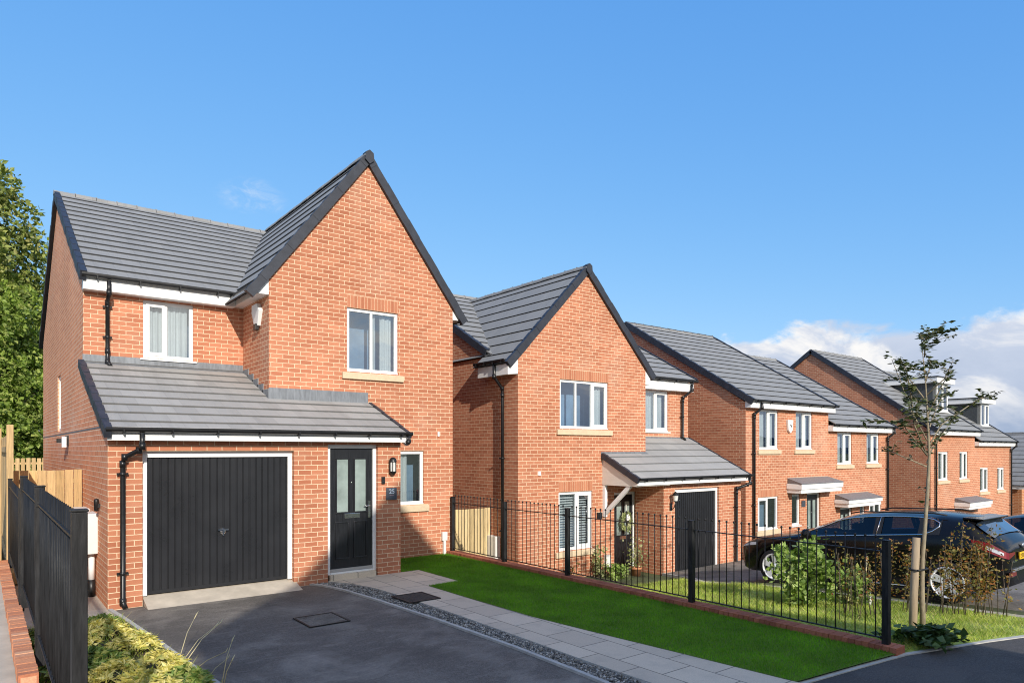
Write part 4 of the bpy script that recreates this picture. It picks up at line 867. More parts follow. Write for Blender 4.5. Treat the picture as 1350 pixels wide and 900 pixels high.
# low retaining wall with brick on edge coping, railing on top
def coping(mb, x0, x1, y0, y1, z0, z1, n, r_):
    s = (y1 - y0) / n
    for i in range(n):
        e = r_.uniform(-.003, .003); mb.box(x0 + e, x1 + e, y0 + i * s + .004, y0 + (i + 1) * s - .004, z1 - .1, z1 + r_.uniform(-.003, .003))
    mb.box(x0 + .012, x1 - .012, y0, y1, z0, z1 - .02)
lw = thing('garden_wall', 'stepped low brick wall with brick on edge coping under the left railing', 'wall', (.26, 6, 0))
cp = MB(); coping(cp, .195, .305, 3.2, 5.42, -.1, .79, 32, rg_); coping(cp, .195, .305, 5.44, 7.9, -.1, .875, 35, rg_); coping(cp, .195, .305, 7.92, 11.8, -.1, .80, 52, rg_); cp.build('coping', M['coping'], lw)
MB().box(.215, .33, 3.2, 11.8, -.1, .69).build('wall', M['brick'], lw)
def railing(name, label, P, posts, base, top, spacing=.115, post=.05, ball=False, group='black metal railings', bar=.0065, rail_low=.1, rail_top=-.10, extra=.03):
    """P(t)->(x,y,z ground); posts: list of t; vertical bars between them"""
    t_ = thing(name, label, 'railing', P(posts[0]), group)
    Z = V((0, 0, 1))
    for q in posts:
        p = V(P(q)); pm = MB().box(p.x - post / 2, p.x + post / 2, p.y - post / 2, p.y + post / 2, p.z - .1, p.z + top)
        pm.box(p.x - post / 2 - .004, p.x + post / 2 + .004, p.y - post / 2 - .004, p.y + post / 2 + .004, p.z + top, p.z + top + .012); pm.build('post', M['steel_black'], t_, bevel=.004)
    for a, b in zip(posts, posts[1:]):
        A, B = V(P(a)), V(P(b)); D = B - A; ln = D.length; d_ = D.normalized(); A2, B2 = A + d_ * post * .5, B - d_ * post * .5; D2 = B2 - A2; sd = d_.cross(Z).normalized()
        m_ = MB()
        for zz, hh in ((base + rail_low, .012), (top + rail_top, .012)): m_.obox(A2 + Z * zz - sd * .018, D2, sd * .036, Z * hh)
        n = max(2, round(ln / spacing))
        for i in range(1, n):
            c = A + D * (i / n); m_.tube([c + Z * (base + rail_low - .0), c + Z * (top + extra - .035)], bar, 6)
            if ball: m_.lathe(tuple(c + Z * (top + extra - .035)), [(bar, 0), (.014, .008), (.016, .02), (.010, .032), (0, .036)], 8)
        for e in (A2, B2): m_.obox(e - sd * .025 + Z * (base + rail_low - .01) - d_ * .01, d_ * .03, sd * .05, Z * .035); m_.obox(e - sd * .025 + Z * (top + rail_top - .01) - d_ * .01, d_ * .03, sd * .05, Z * .035)
        m_.build('railing_panel', M['steel_black'], t_)
    return t_
# left railing (near, beside the flower bed)
railing('metal_railing', 'tall black metal railing on the low brick wall at the left edge', lambda t: (.345, t, .86), [3.55, 6.05, 8.35], .02, 1.20, .105, .06, False, bar=.008, rail_top=-.13)
railing('metal_railing', 'further black railing running back to the timber fence post at the left', lambda t: (.33, t, .80), [8.5, 11.7], .02, 1.12, .105, .05, False, bar=.008)
# right railing along the lawn
eg = thing('brick_edging', 'red brick edging along the lawn below the black railing', 'edging', (8.22, 8, 0)); cp = MB(); coping(cp, 8.135, 8.36, 3.40, 12.78, -.3, .095, 120, rg_); cp.build('coping', M['coping_dark'], eg)
railing('metal_railing', 'long black metal railing with ball tops between the lawn and the next garden', lambda t: (8.25, t, .09), [3.56, 6.29, 8.98, 10.83, 12.72], .0, 1.19, .118, .075, True, rail_low=.06, rail_top=-.13, extra=.06)
# railing between house 2 and the next house
railing('metal_railing', 'far black railing between second house drive and the house with hexagonal alarm box', lambda t: (18.2, t, pw(t, [(4, -.6), (8, -.85), (11, -1.35)])), [4.2, 6.4, 8.6, 10.9], .0, 1.15, .13, .07, True, rail_low=.06, rail_top=-.13, extra=.05)

# timber fences
def boards(A, B, z0, z1, name, label, mat='timber', bw=.125, gap=.004, rails=2, posts=0, both=False, group='timber fences', loc=None, ztop_var=0.):
    A, B = V(A), V(B); D = B - A; ln = D.length; d_ = D.normalized(); sd = V((d_.y, -d_.x, 0)); n = max(1, round(ln / bw)); s = ln / n; r_ = random.Random(int(ln * 1000) + 3)
    t_ = thing(name, label, 'fence', tuple(A), group); m_ = MB()
    for i in range(n):
        o_ = A + d_ * (i * s + gap) + sd * (.010 * (i % 2) if both else r_.uniform(0, .004)); m_.obox(o_ + V((0, 0, z0)), d_ * (s - 2 * gap), sd * .018, V((0, 0, z1 - z0 + r_.uniform(-.008, .008))))
    m_.build('boards', M[mat], t_, bevel=.003)
    rm = MB()
    for k in range(rails): zz = z0 + (z1 - z0) * (.12 + .76 * k / max(1, rails - 1)); rm.obox(A + V((0, 0, zz)) - sd * .042, D, sd * .04, V((0, 0, .08)))
    rm.build('rails', M[mat], t_)
    for k in range(posts):
        p = A + D * (k / max(1, posts - 1)); MB().box(p.x - .05, p.x + .05, p.y - .05, p.y + .05, A.z + z0 - .1, A.z + z1 + .06).build('post', M[mat], t_, bevel=.006)
    return t_
boards((.40, 14.46, 0), (1.45, 14.46, 0), .03, 1.97, 'side_gate', 'new timber board gate between the railing and the nearest house side wall')
boards((.36, 32, 0), (9.5, 32, 0), 0, 2.0, 'timber_fence', 'distant low timber fence across the back garden below the trees', bw=.17, gap=.02)
boards((-2.6, 11.86, 0), (.24, 11.86, 0), .70, 2.62, 'timber_fence', 'tall timber fence panel at the left edge with square end post', posts=0)
fp = MB().box(.29, .37, 11.80, 11.9, .6, 2.68); single('fence_post', fp, M['timber'], 'square new timber post at the end of the tall left fence', 'post', bevel=.006)
boards((.33, 11.95, 0), (.33, 24, 0), .4, 2.55, 'timber_fence', 'timber boundary fence running back from the square post', bw=.15)
boards((8.36, 13.35, 0), (9.72, 13.35, 0), -.95, .93, 'timber_fence', 'pale timber fence panel filling the gap beside the second house', 'timber_pale', bw=.155, gap=.006)

# ------------------------------------------------------------------ second plot: grass, path, drive
on_fe = lambda x: pw(x, fe)
def in_g2(x, y): return 8.38 < x < on_line(dl, y) - .42 and y < 10.2 and y > on_fe(x) + .06
dl = [(13.75, 11.35), (13.45, 10.2), (12.6, 9.2), (11.95, 8.0), (12.1, 6.1), (12.32, 4.95), (12.55, 3.5), (12.62, 2.6)]
d = MB(); yy = [11.35, 10.8, 10.2, 9.6, 9, 8.4, 8, 7, 6, 5, 4, 3.3, 2.62]
drz = lambda x, y: zg(14.2, y) + .03 + (.012 if y > 4 else 0)
ribbon(d, [(on_line(dl, y), y, drz(0, y)) for y in yy], [(17.3, y, drz(0, y)) for y in yy])
ribbon(d, [(on_line(dl, y), y, drz(0, y)) for y in yy], [(on_line(dl, y), y, drz(0, y) - .25) for y in yy]); struct('driveway', d, M['asphalt'])
struct('driveway_edging', strip([(on_line(dl, y) - .03, y, drz(0, y)) for y in yy], .06, -.25, .012), M['kerb'])
d = MB(); ribbon(d, [(on_line(dl, y) - .34, y, zg(on_line(dl, y) - .3, y) + .01) for y in yy[2:]], [(on_line(dl, y) - .06, y, zg(on_line(dl, y), y) + .012) for y in yy[2:]])
d.face([(12.2, 12.2, -.955), (12.2, 10.1, -.93), (13.6, 10.1, -.92), (13.74, 12.2, -.945)]); struct('garden_path', d, M['concrete'])
d = MB(); n_ = 24
for i in range(n_):
    for j in range(n_):
        q = []
        for a, b in ((i, j), (i + 1, j), (i + 1, j + 1), (i, j + 1)):
            y = 2.75 + (10.2 - 2.75) * b / n_; x1_ = on_line(dl, y) - .33; x = 8.37 + (x1_ - 8.37) * a / n_; y = max(y, on_fe(x) + .04); q.append((x, y, zg(x, y) + .012))
        d.face(q)
struct('garden_lawn_base', d, M['grassbase'])
gd_ = lambda x, y: .35 + .65 * max(0, math.sin(x * 3.1 + math.sin(y * 2.3) * 2) * math.sin(y * 2.7 + 1.3 * math.sin(x * 1.7)) + .6)
tag(blades(42000, in_g2, lambda x, y: zg(x, y) + .01, 8.4, 13, 2.6, 10.2, .02, .085, .005, 12, .8, gd_).build('garden_grass', M['grassblade']), 'rough patchy grass behind the black railing beside the second drive', 'grass', kind='stuff')

# ------------------------------------------------------------------ vegetation
def leafcard(mb, o, d, w, r_, fold=.25, flat=False):
    """pointed leaf: 4 quads' outline as 6-gon folded along its midrib"""
    d = V(d); l_ = d.length; t = d.normalized(); s = t.cross(V((r_.gauss(0, .7), r_.gauss(0, .7), 1)) if flat else V((r_.gauss(0, 1), r_.gauss(0, 1), r_.gauss(0, 1)))).normalized() * w; n = t.cross(s).normalized() * w * fold; o = V(o)
    i = len(mb.v); P = [o, o + d * .4 + s + n, o + d, o + d * .4 - s + n, o + d * .45]
    mb.v += [tuple(p) for p in P]; mb.f += [[i, i + 4, i + 1], [i + 1, i + 4, i + 2], [i, i + 3, i + 4], [i + 3, i + 2, i + 4]]
def crown(mb, blobs, n, size, seed):
    r_ = random.Random(seed); tot = sum(b[3] ** 2 for b in blobs)
    for bx, by, bz, br, *sq in blobs:
        k = int(n * br ** 2 / tot)
        for i in range(k):
            u = V((r_.gauss(0, 1), r_.gauss(0, 1), r_.gauss(0, 1))).normalized(); q = br * (.55 + .45 * r_.random() ** .5) * (1 + .22 * math.sin(u.x * 5 + bx) * math.cos(u.z * 6 + bz))
            o = V((bx, by, bz)) + u * q; o.z -= 0 if not sq else 0
            d = (u * .6 + V((r_.gauss(0, .6), r_.gauss(0, .6), r_.gauss(-.3, .5)))).normalized() * size * r_.uniform(.6, 1.4)
            leafcard(mb, o, d, size * r_.uniform(.28, .45), r_)
def big_tree(name, label, x, y, zb, blobs, trunk_r, n, size, mat, seed, group='trees behind the houses'):
    t_ = thing(name, label, 'tree', (x, y, zb), group); m_ = MB(); r_ = random.Random(seed)
    top = max(b[2] for b in blobs); pts = [(x, y, zb), (x + .1, y, zb + (top - zb) * .35), (x - .1, y + .1, zb + (top - zb) * .7), (x, y, top)]
    m_.tube(pts, [trunk_r, trunk_r * .75, trunk_r * .45, trunk_r * .12], 9)
    for b in blobs: z0 = zb + (b[2] - zb) * .6; m_.tube([(x, y, z0), ((x + b[0]) / 2, (y + b[1]) / 2, (z0 + b[2]) / 2 + .1), (b[0], b[1], b[2])], [trunk_r * .3, trunk_r * .2, trunk_r * .06], 5)
    m_.build('trunk', M['bark'], t_)
    c_ = MB(); crown(c_, blobs, n, size, seed); c_.build('crown', M[mat], t_)
    return t_
def rblobs(cx, cy, zs, seed, n, rr=(.9, 1.7)):
    r_ = random.Random(seed); out = []
    for i in range(n):
        f = (i + .5) / n; z = zs[0] + (zs[1] - zs[0]) * f; R_ = zs[2] * math.sin(min(1, .22 + .78 * (1 - f) ** .9) * math.pi / 2) * (.55 + .45 * min(1, f * 3))
        a = i * 2.4 + r_.uniform(-.5, .5); q = R_ * r_.uniform(.35, .95); out.append((cx + q * math.cos(a), cy + q * math.sin(a), z + r_.uniform(-.4, .4), r_.uniform(*rr) * (1.0 - .35 * f)))
    return out
big_tree('tall_tree', 'tall dark green tree rising highest behind the nearest house at far left', -1.5, 39, -1, rblobs(-1.6, 39, (4, 14.7, 5.2), 21, 52, (1.5, 2.3)), .38, 60000, .24, 'leaf_dark', 21)
big_tree('leafy_tree', 'brighter green bushy tree under the tall dark tree at left', -.2, 35.5, -1, rblobs(.0, 35.5, (1.2, 8.8, 3.2), 22, 30, (1.0, 1.6)), .22, 32000, .19, 'leaf_bright', 22)
big_tree('leafy_tree', 'low leafy tree just above the back fence beside the house wall', 1.6, 38, -1, rblobs(1.6, 38, (1.2, 9.6, 2.6), 23, 18, (.9, 1.4)), .2, 16000, .19, 'leaf_bright', 23)
big_tree('leafy_tree', 'dark leafy tree at the left picture edge behind the tall fence', -4.5, 34, -1, rblobs(-4.5, 34, (1.5, 8.5, 3.), 24, 18, (1, 1.6)), .25, 14000, .22, 'leaf_dark', 24)
# sapling on the verge
sp = thing('sapling_tree', 'slender young street tree with sparse dark leaves tied to a wooden stake', 'tree', (9.74, 3.74, 0))
Y = 3.74; tr_ = [(9.736, -.08), (9.75, .45), (9.76, .863), (9.80, 1.3), (9.831, 1.755), (9.88, 2.255), (9.855, 2.805), (9.84, 3.256), (9.712, 3.841)]
bm_ = MB().tube([(x, Y + .02 * math.sin(i), z) for i, (x, z) in enumerate(tr_)], [.042, .031, .028, .025, .023, .018, .012, .008, .003], 8)
brs = [[(9.855, 2.255), (9.344, 2.644), (9.166, 3.022), (8.972, 3.313), (8.742, 3.389)], [(9.855, 2.455), (9.457, 2.841), (9.254, 3.218), (9.123, 3.495)], [(9.88, 2.355), (10.303, 2.665), (10.888, 2.839), (11.701, 3.067), (12.336, 3.142)], [(9.88, 2.556), (10.432, 2.876), (10.971, 3.11), (11.55, 3.161)], [(9.855, 2.755), (10.252, 3.178), (10.51, 3.401)], [(9.831, 3.254), (10.176, 3.48), (10.303, 3.542)], [(9.784, 3.55), (9.457, 3.64), (9.321, 3.656)], [(9.712, 3.782), (10.051, 3.856), (10.458, 3.908)], [(9.855, 2.655), (9.232, 2.785), (9.079, 2.923)], [(9.855, 2.155), (10.176, 2.355), (10.697, 2.568), (11.255, 2.796)], [(9.855, 2.255), (9.232, 2.45), (8.66, 2.629), (8.46, 2.697)], [(9.855, 2.105), (9.232, 2.258), (8.951, 2.354)], [(9.712, 3.723), (9.618, 3.812), (9.526, 3.822)], [(9.855, 2.956), (9.457, 3.231), (9.411, 3.422)], [(9.855, 3.056), (10.303, 3.284), (10.38, 3.517)]]
lf_ = MB(); r_ = random.Random(31)
for k, b in enumerate(brs):
    # keep the spread narrow: the measured spread is split between left-right and depth
    dy = (.55 if k % 2 else -.55) * (.3 + .7 * r_.random())
    x0b = b[0][0]; pts = []
    for i, (x, z) in enumerate(b):
        f = i / (len(b) - 1); y_ = Y + dy * f; s_ = y_ / Y
        pts.append(((x0b + (x - x0b) * .86) * (1 + (s_ - 1) * .55), y_, z * 1.0 + (z - 2.335) * (s_ - 1) * .5))
    bm_.tube(pts, [.009 * (1 - .8 * i / (len(pts) - 1)) + .0018 for i in range(len(pts))], 5)
    def leaves(a, c, dens, spread=.012):
        for q in range(max(1, int((c - a).length / dens))):
            o = a.lerp(c, r_.random()) + V((r_.gauss(0, spread), r_.gauss(0, spread), r_.gauss(0, spread))); dd = V((r_.gauss(0, 1), r_.gauss(0, 1), r_.gauss(.0, .16))).normalized() * r_.uniform(.05, .10); leafcard(lf_, o, dd, r_.uniform(.016, .028), r_, .2, True)
    for i in range(len(pts) - 1):
        a, c = V(pts[i]), V(pts[i + 1])
        if i > 0 or (c - a).length > .45: leaves(a.lerp(c, .40 if i == 0 else 0), c, .025)
        for q in range(2 if i > 0 else 1):
            o = a.lerp(c, r_.uniform(.4 if i == 0 else .1, 1)); e = o + V((r_.gauss(0, .16), r_.gauss(0, .16), r_.uniform(-.02, .16))); bm_.tube([o, o.lerp(e, .5) + V((0, 0, .012)), e], [.004, .003, .0015], 4); leaves(o, e, .022, .012)
    e = V(pts[-1]); leaves(e - V((.04, 0, .02)), e + V((.05, 0, .02)), .010, .03)
for i in range(3, len(tr_) - 1):
    for q in range(1 if i < 5 else 4):
        a, c = V((tr_[i][0], Y, tr_[i][1])), V((tr_[i + 1][0], Y, tr_[i + 1][1])); o = a.lerp(c, r_.random()); e = o + V((r_.gauss(0, .2), r_.gauss(0, .2), r_.uniform(.02, .16))); e = o.lerp(e, .8); bm_.tube([o, o.lerp(e, .5), e], [.005, .003, .0015], 4); leaves(o.lerp(e, .3), e, .024, .015)
bm_.build('trunk', M['barkpale'], sp); lf_.build('crown', M['leaf_sap'], sp)
single('tree_stake', MB().tube([(9.56, 3.80, -.15), (9.61, 3.80, .5), (9.685, 3.80, 1.18)], [.050, .048, .046], 12), M['stake'], 'leaning round wooden stake beside the sapling trunk', 'stake')
single('tree_tie', MB().tube([(9.56, 3.74, .77), (9.64, 3.72, .77), (9.78, 3.70, .775), (9.82, 3.74, .775), (9.78, 3.79, .775), (9.64, 3.87, .77), (9.56, 3.83, .77), (9.56, 3.74, .77)], .012, 6), M['cardark'], 'black rubber tie joining the stake to the sapling trunk', 'tie')
# hedge of autumn whips
hedge = [(10.98, 4.75, 1.05), (11.02, 4.45, 1.15), (11.12, 4.25, .95), (11.40, 4.12, 1.05), (11.45, 3.95, 1.35), (11.55, 3.85, 1.15), (11.75, 3.72, 1.35), (11.85, 3.65, 1.2), (12.0, 3.5, .9), (10.2, 4.6, 1.0), (9.95, 4.9, 1.05), (12.35, 3.28, .7)]
for k, (x, y, hh) in enumerate(hedge):
    z = zg(x, y); r_ = random.Random(100 + k); tall = k in (4, 6)
    lab = 'thin copper leaved hedge whip growing on the verge between sapling and black car'
    t_ = thing('hedge_plant', lab, 'shrub', (x, y, z), 'young autumn hedge plants on the verge'); st = MB(); lv = MB()
    for s in range(4 if k < 9 else 2):
        a_ = r_.uniform(0, 6.28); l_ = hh * r_.uniform(.75, 1.08); p0 = V((x + r_.gauss(0, .04), y + r_.gauss(0, .04), z - .03)); p1 = p0 + V((math.cos(a_) * .07, math.sin(a_) * .07, l_ * .5)); p2 = p0 + V((math.cos(a_) * .13 + r_.gauss(0, .04), math.sin(a_) * .13, l_))
        st.tube([p0, p1, p2], [.008, .006, .002], 5)
        for q in range(int((34 if k in (2, 3) else 70 if k not in (8, 11) else 20) * hh)):
            f = r_.uniform(.30 if k not in (4, 6) else .22, 1); o = p0.lerp(p1, f * 2) if f < .5 else p1.lerp(p2, f * 2 - 1); o = o + V((r_.gauss(0, .06), r_.gauss(0, .06), r_.gauss(0, .02)))
            leafcard(lv, o, V((r_.gauss(0, 1), r_.gauss(0, 1), r_.gauss(.2, .5))).normalized() * r_.uniform(.035, .065), r_.uniform(.012, .02), r_)
    st.build('stems', M['bark'], t_); lv.build('foliage', M['leaf_autumn'], t_)
# big fresh green bush behind the railing
def bush(name, label, c, r, hgt, n, size, mat, seed, group=None, w=.4, stems=8):
    t_ = thing(name, label, 'shrub', c, group); r_ = random.Random(seed); lv = MB(); st = MB(); c = V(c)
    cl = [V((r_.gauss(0, r * .42), r_.gauss(0, r * .42), abs(r_.gauss(hgt * .42, hgt * .27)))) for i in range(26)]
    for p in cl[:stems]: st.tube([c, c + V((p.x * .5, p.y * .5, p.z * .6)), c + p], [.014, .009, .003], 5)
    for i in range(n):
        p = cl[i % len(cl)]; o = c + p + V((r_.gauss(0, r * .16), r_.gauss(0, r * .16), r_.gauss(0, hgt * .09)))
        if o.z < c.z + .02: o.z = c.z + r_.uniform(.02, .15)
        if o.z > c.z + hgt: o.z = c.z + hgt * r_.uniform(.8, 1)
        leafcard(lv, o, V((r_.gauss(0, 1), r_.gauss(-.3, 1), r_.gauss(.3, .6) * (.35 if mat == 'leaf_broad' else 1))).normalized() * size * r_.uniform(.6, 1.3), size * w * r_.uniform(.8, 1.2), r_, .25, mat == 'leaf_broad')
    st.build('stems', M['bark'], t_); lv.build('foliage', M[mat], t_)
bush('leafy_bush', 'big fresh green bush behind the railing covering the front wheel of the black car', (10.28, 5.7, zg(10.28, 5.7)), .42, 1.08, 1500, .095, 'leaf_bush', 41, w=.46)
bush('leafy_bush', 'spiky darker bush right of the big fresh green bush', (10.85, 5.2, zg(10.85, 5.2)), .30, .6, 600, .075, 'leaf_green', 42)
bush('flowering_shrub', 'rounded leafy shrub low beside the second front door', (12.45, 11.7, -1.0), .34, .5, 700, .075, 'leaf_bush', 43)
bush('climbing_plant', 'slim pale leaved plant against the wall under the blinds window', (12.2, 12.1, -1.0), .22, .95, 420, .07, 'leaf_pale', 44)
bush('climbing_plant', 'reddish stemmed plant left of the slim pale leaved plant', (11.3, 12.1, -1.0), .2, .62, 200, .06, 'leaf_autumn', 45)
bush('broad_leaf_plant', 'sprawling dark broad leaved plant at the sapling base spilling on the pavement', (8.95, 3.42, .0), .38, .24, 520, .105, 'leaf_broad', 46, w=.46, stems=5)
# pot plant by the second door
pp = thing('potted_plant', 'variegated plant in a terracotta pot by the second front door', 'plant', (13.15, 11.75, -.94)); MB().lathe((13.15, 11.75, -.94), [(0, 0), (.10, 0), (.14, .24), (.16, .24), (.16, .29), (.13, .29), (.12, .25), (0, .25)], 16).build('pot', M['terracotta'], pp)
lv = MB(); st = MB(); r_ = random.Random(51)
for i in range(260):
    o = V((13.15 + r_.gauss(0, .13), 11.75 + r_.gauss(0, .13), -.94 + .3 + abs(r_.gauss(.3, .2)))); leafcard(lv, o, V((r_.gauss(0, 1), r_.gauss(0, 1), r_.gauss(.2, .6))).normalized() * r_.uniform(.05, .09), .02, r_)
for i in range(6): st.tube([(13.15, 11.75, -.7), (13.15 + r_.gauss(0, .1), 11.75 + r_.gauss(0, .1), -.2)], .006, 5)
lv.build('foliage', M['leaf_pale'], pp); st.build('stems', M['bark'], pp)
# golden shrubs in the left bed
def rosette_shrub(x, y, z, R_, hgt, seed, mat, label, n=150):
    t_ = thing('bedding_shrub', label, 'shrub', (x, y, z), 'shrubs in the flower bed by the drive'); r_ = random.Random(seed); lv = MB(); st = MB()
    for i in range(n):
        a = r_.uniform(0, 6.283); q = R_ * math.sqrt(r_.random()); zz = hgt * (1 - .7 * (q / R_) ** 2) * r_.uniform(.6, 1); o = V((x + q * math.cos(a), y + q * math.sin(a), z + zz)); tilt = V((math.cos(a) * q / R_ * .7, math.sin(a) * q / R_ * .7, 1)).normalized()
        if i < 12: st.tube([(x, y, z), tuple(o)], [.006, .003], 4)
        e = tilt.orthogonal().normalized(); f = tilt.cross(e); k = r_.randint(5, 8); ph = r_.uniform(0, 6.28)
        for j in range(k):
            w_ = ph + 6.283 * j / k; d = (e * math.cos(w_) + f * math.sin(w_) + tilt * r_.uniform(.1, .6)).normalized() * r_.uniform(.06, .11); leafcard(lv, o, d, r_.uniform(.012, .021), r_, .4)
    st.build('stems', M['bark'], t_); lv.build('foliage', M[mat], t_)
bed = [(1.22, 9.75, .24, .20, 'leaf_gold', 'golden shrub beside the drive edging at the back of the bed'), (.85, 9.3, .26, .2, 'leaf_gold', 'golden shrub at the middle back of the bed'), (1.38, 8.8, .25, .22, 'leaf_gold', 'golden shrub against the drive edging halfway along the bed'), (.95, 8.45, .25, .2, 'leaf_green', 'greener shrub in the middle of the flower bed'), (1.45, 7.75, .26, .22, 'leaf_gold', 'golden shrub nearest the long dry grass stalks'), (1.05, 7.6, .28, .24, 'leaf_gold', 'palest golden shrub low in the flower bed'), (.62, 8.2, .24, .3, 'leaf_green', 'green shrub tucked against the left railing'), (.75, 10.2, .28, .12, 'leaf_green', 'low green ground plant next to the side path'), (1.25, 10.35, .2, .12, 'leaf_green', 'small green plant at the back corner of the bed'), (.6, 9.2, .24, .25, 'leaf_green', 'dark green shrub behind the railing end post'), (1.55, 7.1, .25, .2, 'leaf_green', 'green shrub at the near end of the bed'), (1.2, 6.9, .3, .25, 'leaf_gold', 'golden shrub at the near end of the bed')]
for k, (x, y, R_, hh, mt, lab) in enumerate(bed): rosette_shrub(x, y, .03, R_, hh, 60 + k, mt, lab, int(380 * R_))
tag(blades(5000, lambda x, y: .37 < x < on_line(edgeL, min(y, 11.3)) - .04, lambda x, y: .03, .36, 2.0, 4.0, 10.7, .03, .14, .004, 77, .9).build('bed_grass', M['grassblade']), 'short weedy grass covering the soil of the flower bed', 'grass', kind='stuff')
dg = thing('dry_grass_stalks', 'long pale dry grass stalks leaning over the drive edge', 'grass stalks', (1.68, 7.2, .03)); st = MB(); r_ = random.Random(81)
for (bx, by, ex_, ey_, ez_) in ((1.66, 7.95, 1.98, 8.5, .42), (1.66, 7.9, 2.1, 8.1, .36), (1.68, 7.85, 2.2, 8.3, .34), (1.7, 7.6, 2.05, 7.55, .2), (1.78, 6.75, 1.95, 6.95, .48), (1.78, 6.72, 1.88, 6.7, .36), (1.74, 7.2, 2.0, 7.3, .2)):
    m1 = V(((bx + ex_) / 2, (by + ey_) / 2, ez_ * .7)); st.tube([(bx, by, .02), tuple(m1), (ex_, ey_, ez_)], [.005, .004, .003], 5); st.tube([(ex_ - (ex_ - m1.x) * .25, ey_ - (ey_ - m1.y) * .25, ez_ - (ez_ - m1.z) * .25), (ex_, ey_, ez_), (ex_ + .03, ey_ + .03, ez_ + .03)], [.003, .007, .002], 5)
st.build('stalks', M['straw'], dg)
# dead white cane and short marker post in the second garden
single('dead_cane', MB().tube([(11.15, 5.15, .05), (11.19, 5.15, .35), (11.26, 5.15, .62)], [.018, .016, .012], 6), M['straw'], 'pale bare cane standing beside the green bush', 'cane')
single('marker_post', MB().box(11.02, 11.09, 5.0, 5.07, zg(11, 5) - .05, zg(11, 5) + .22), M['meter'], 'short white marker post in the grass behind the railing', 'post', bevel=.006)
tw = thing('bare_twigs', 'thin bare twigs standing in the grass behind the last railing post', 'twigs', (10.0, 4.7, 0)); st = MB()
for k in range(9): x_, y_ = 9.6 + r_.uniform(-.5, 1.2), 4.6 + r_.uniform(-.3, .5); z_ = zg(x_, y_); a_ = r_.gauss(0, .15); st.tube([(x_, y_, z_), (x_ + a_, y_, z_ + .4), (x_ + a_ * 1.6 + r_.gauss(0, .04), y_, z_ + r_.uniform(.6, 1.0))], [.006, .005, .002], 4)
st.build('stems', M['bark'], tw)

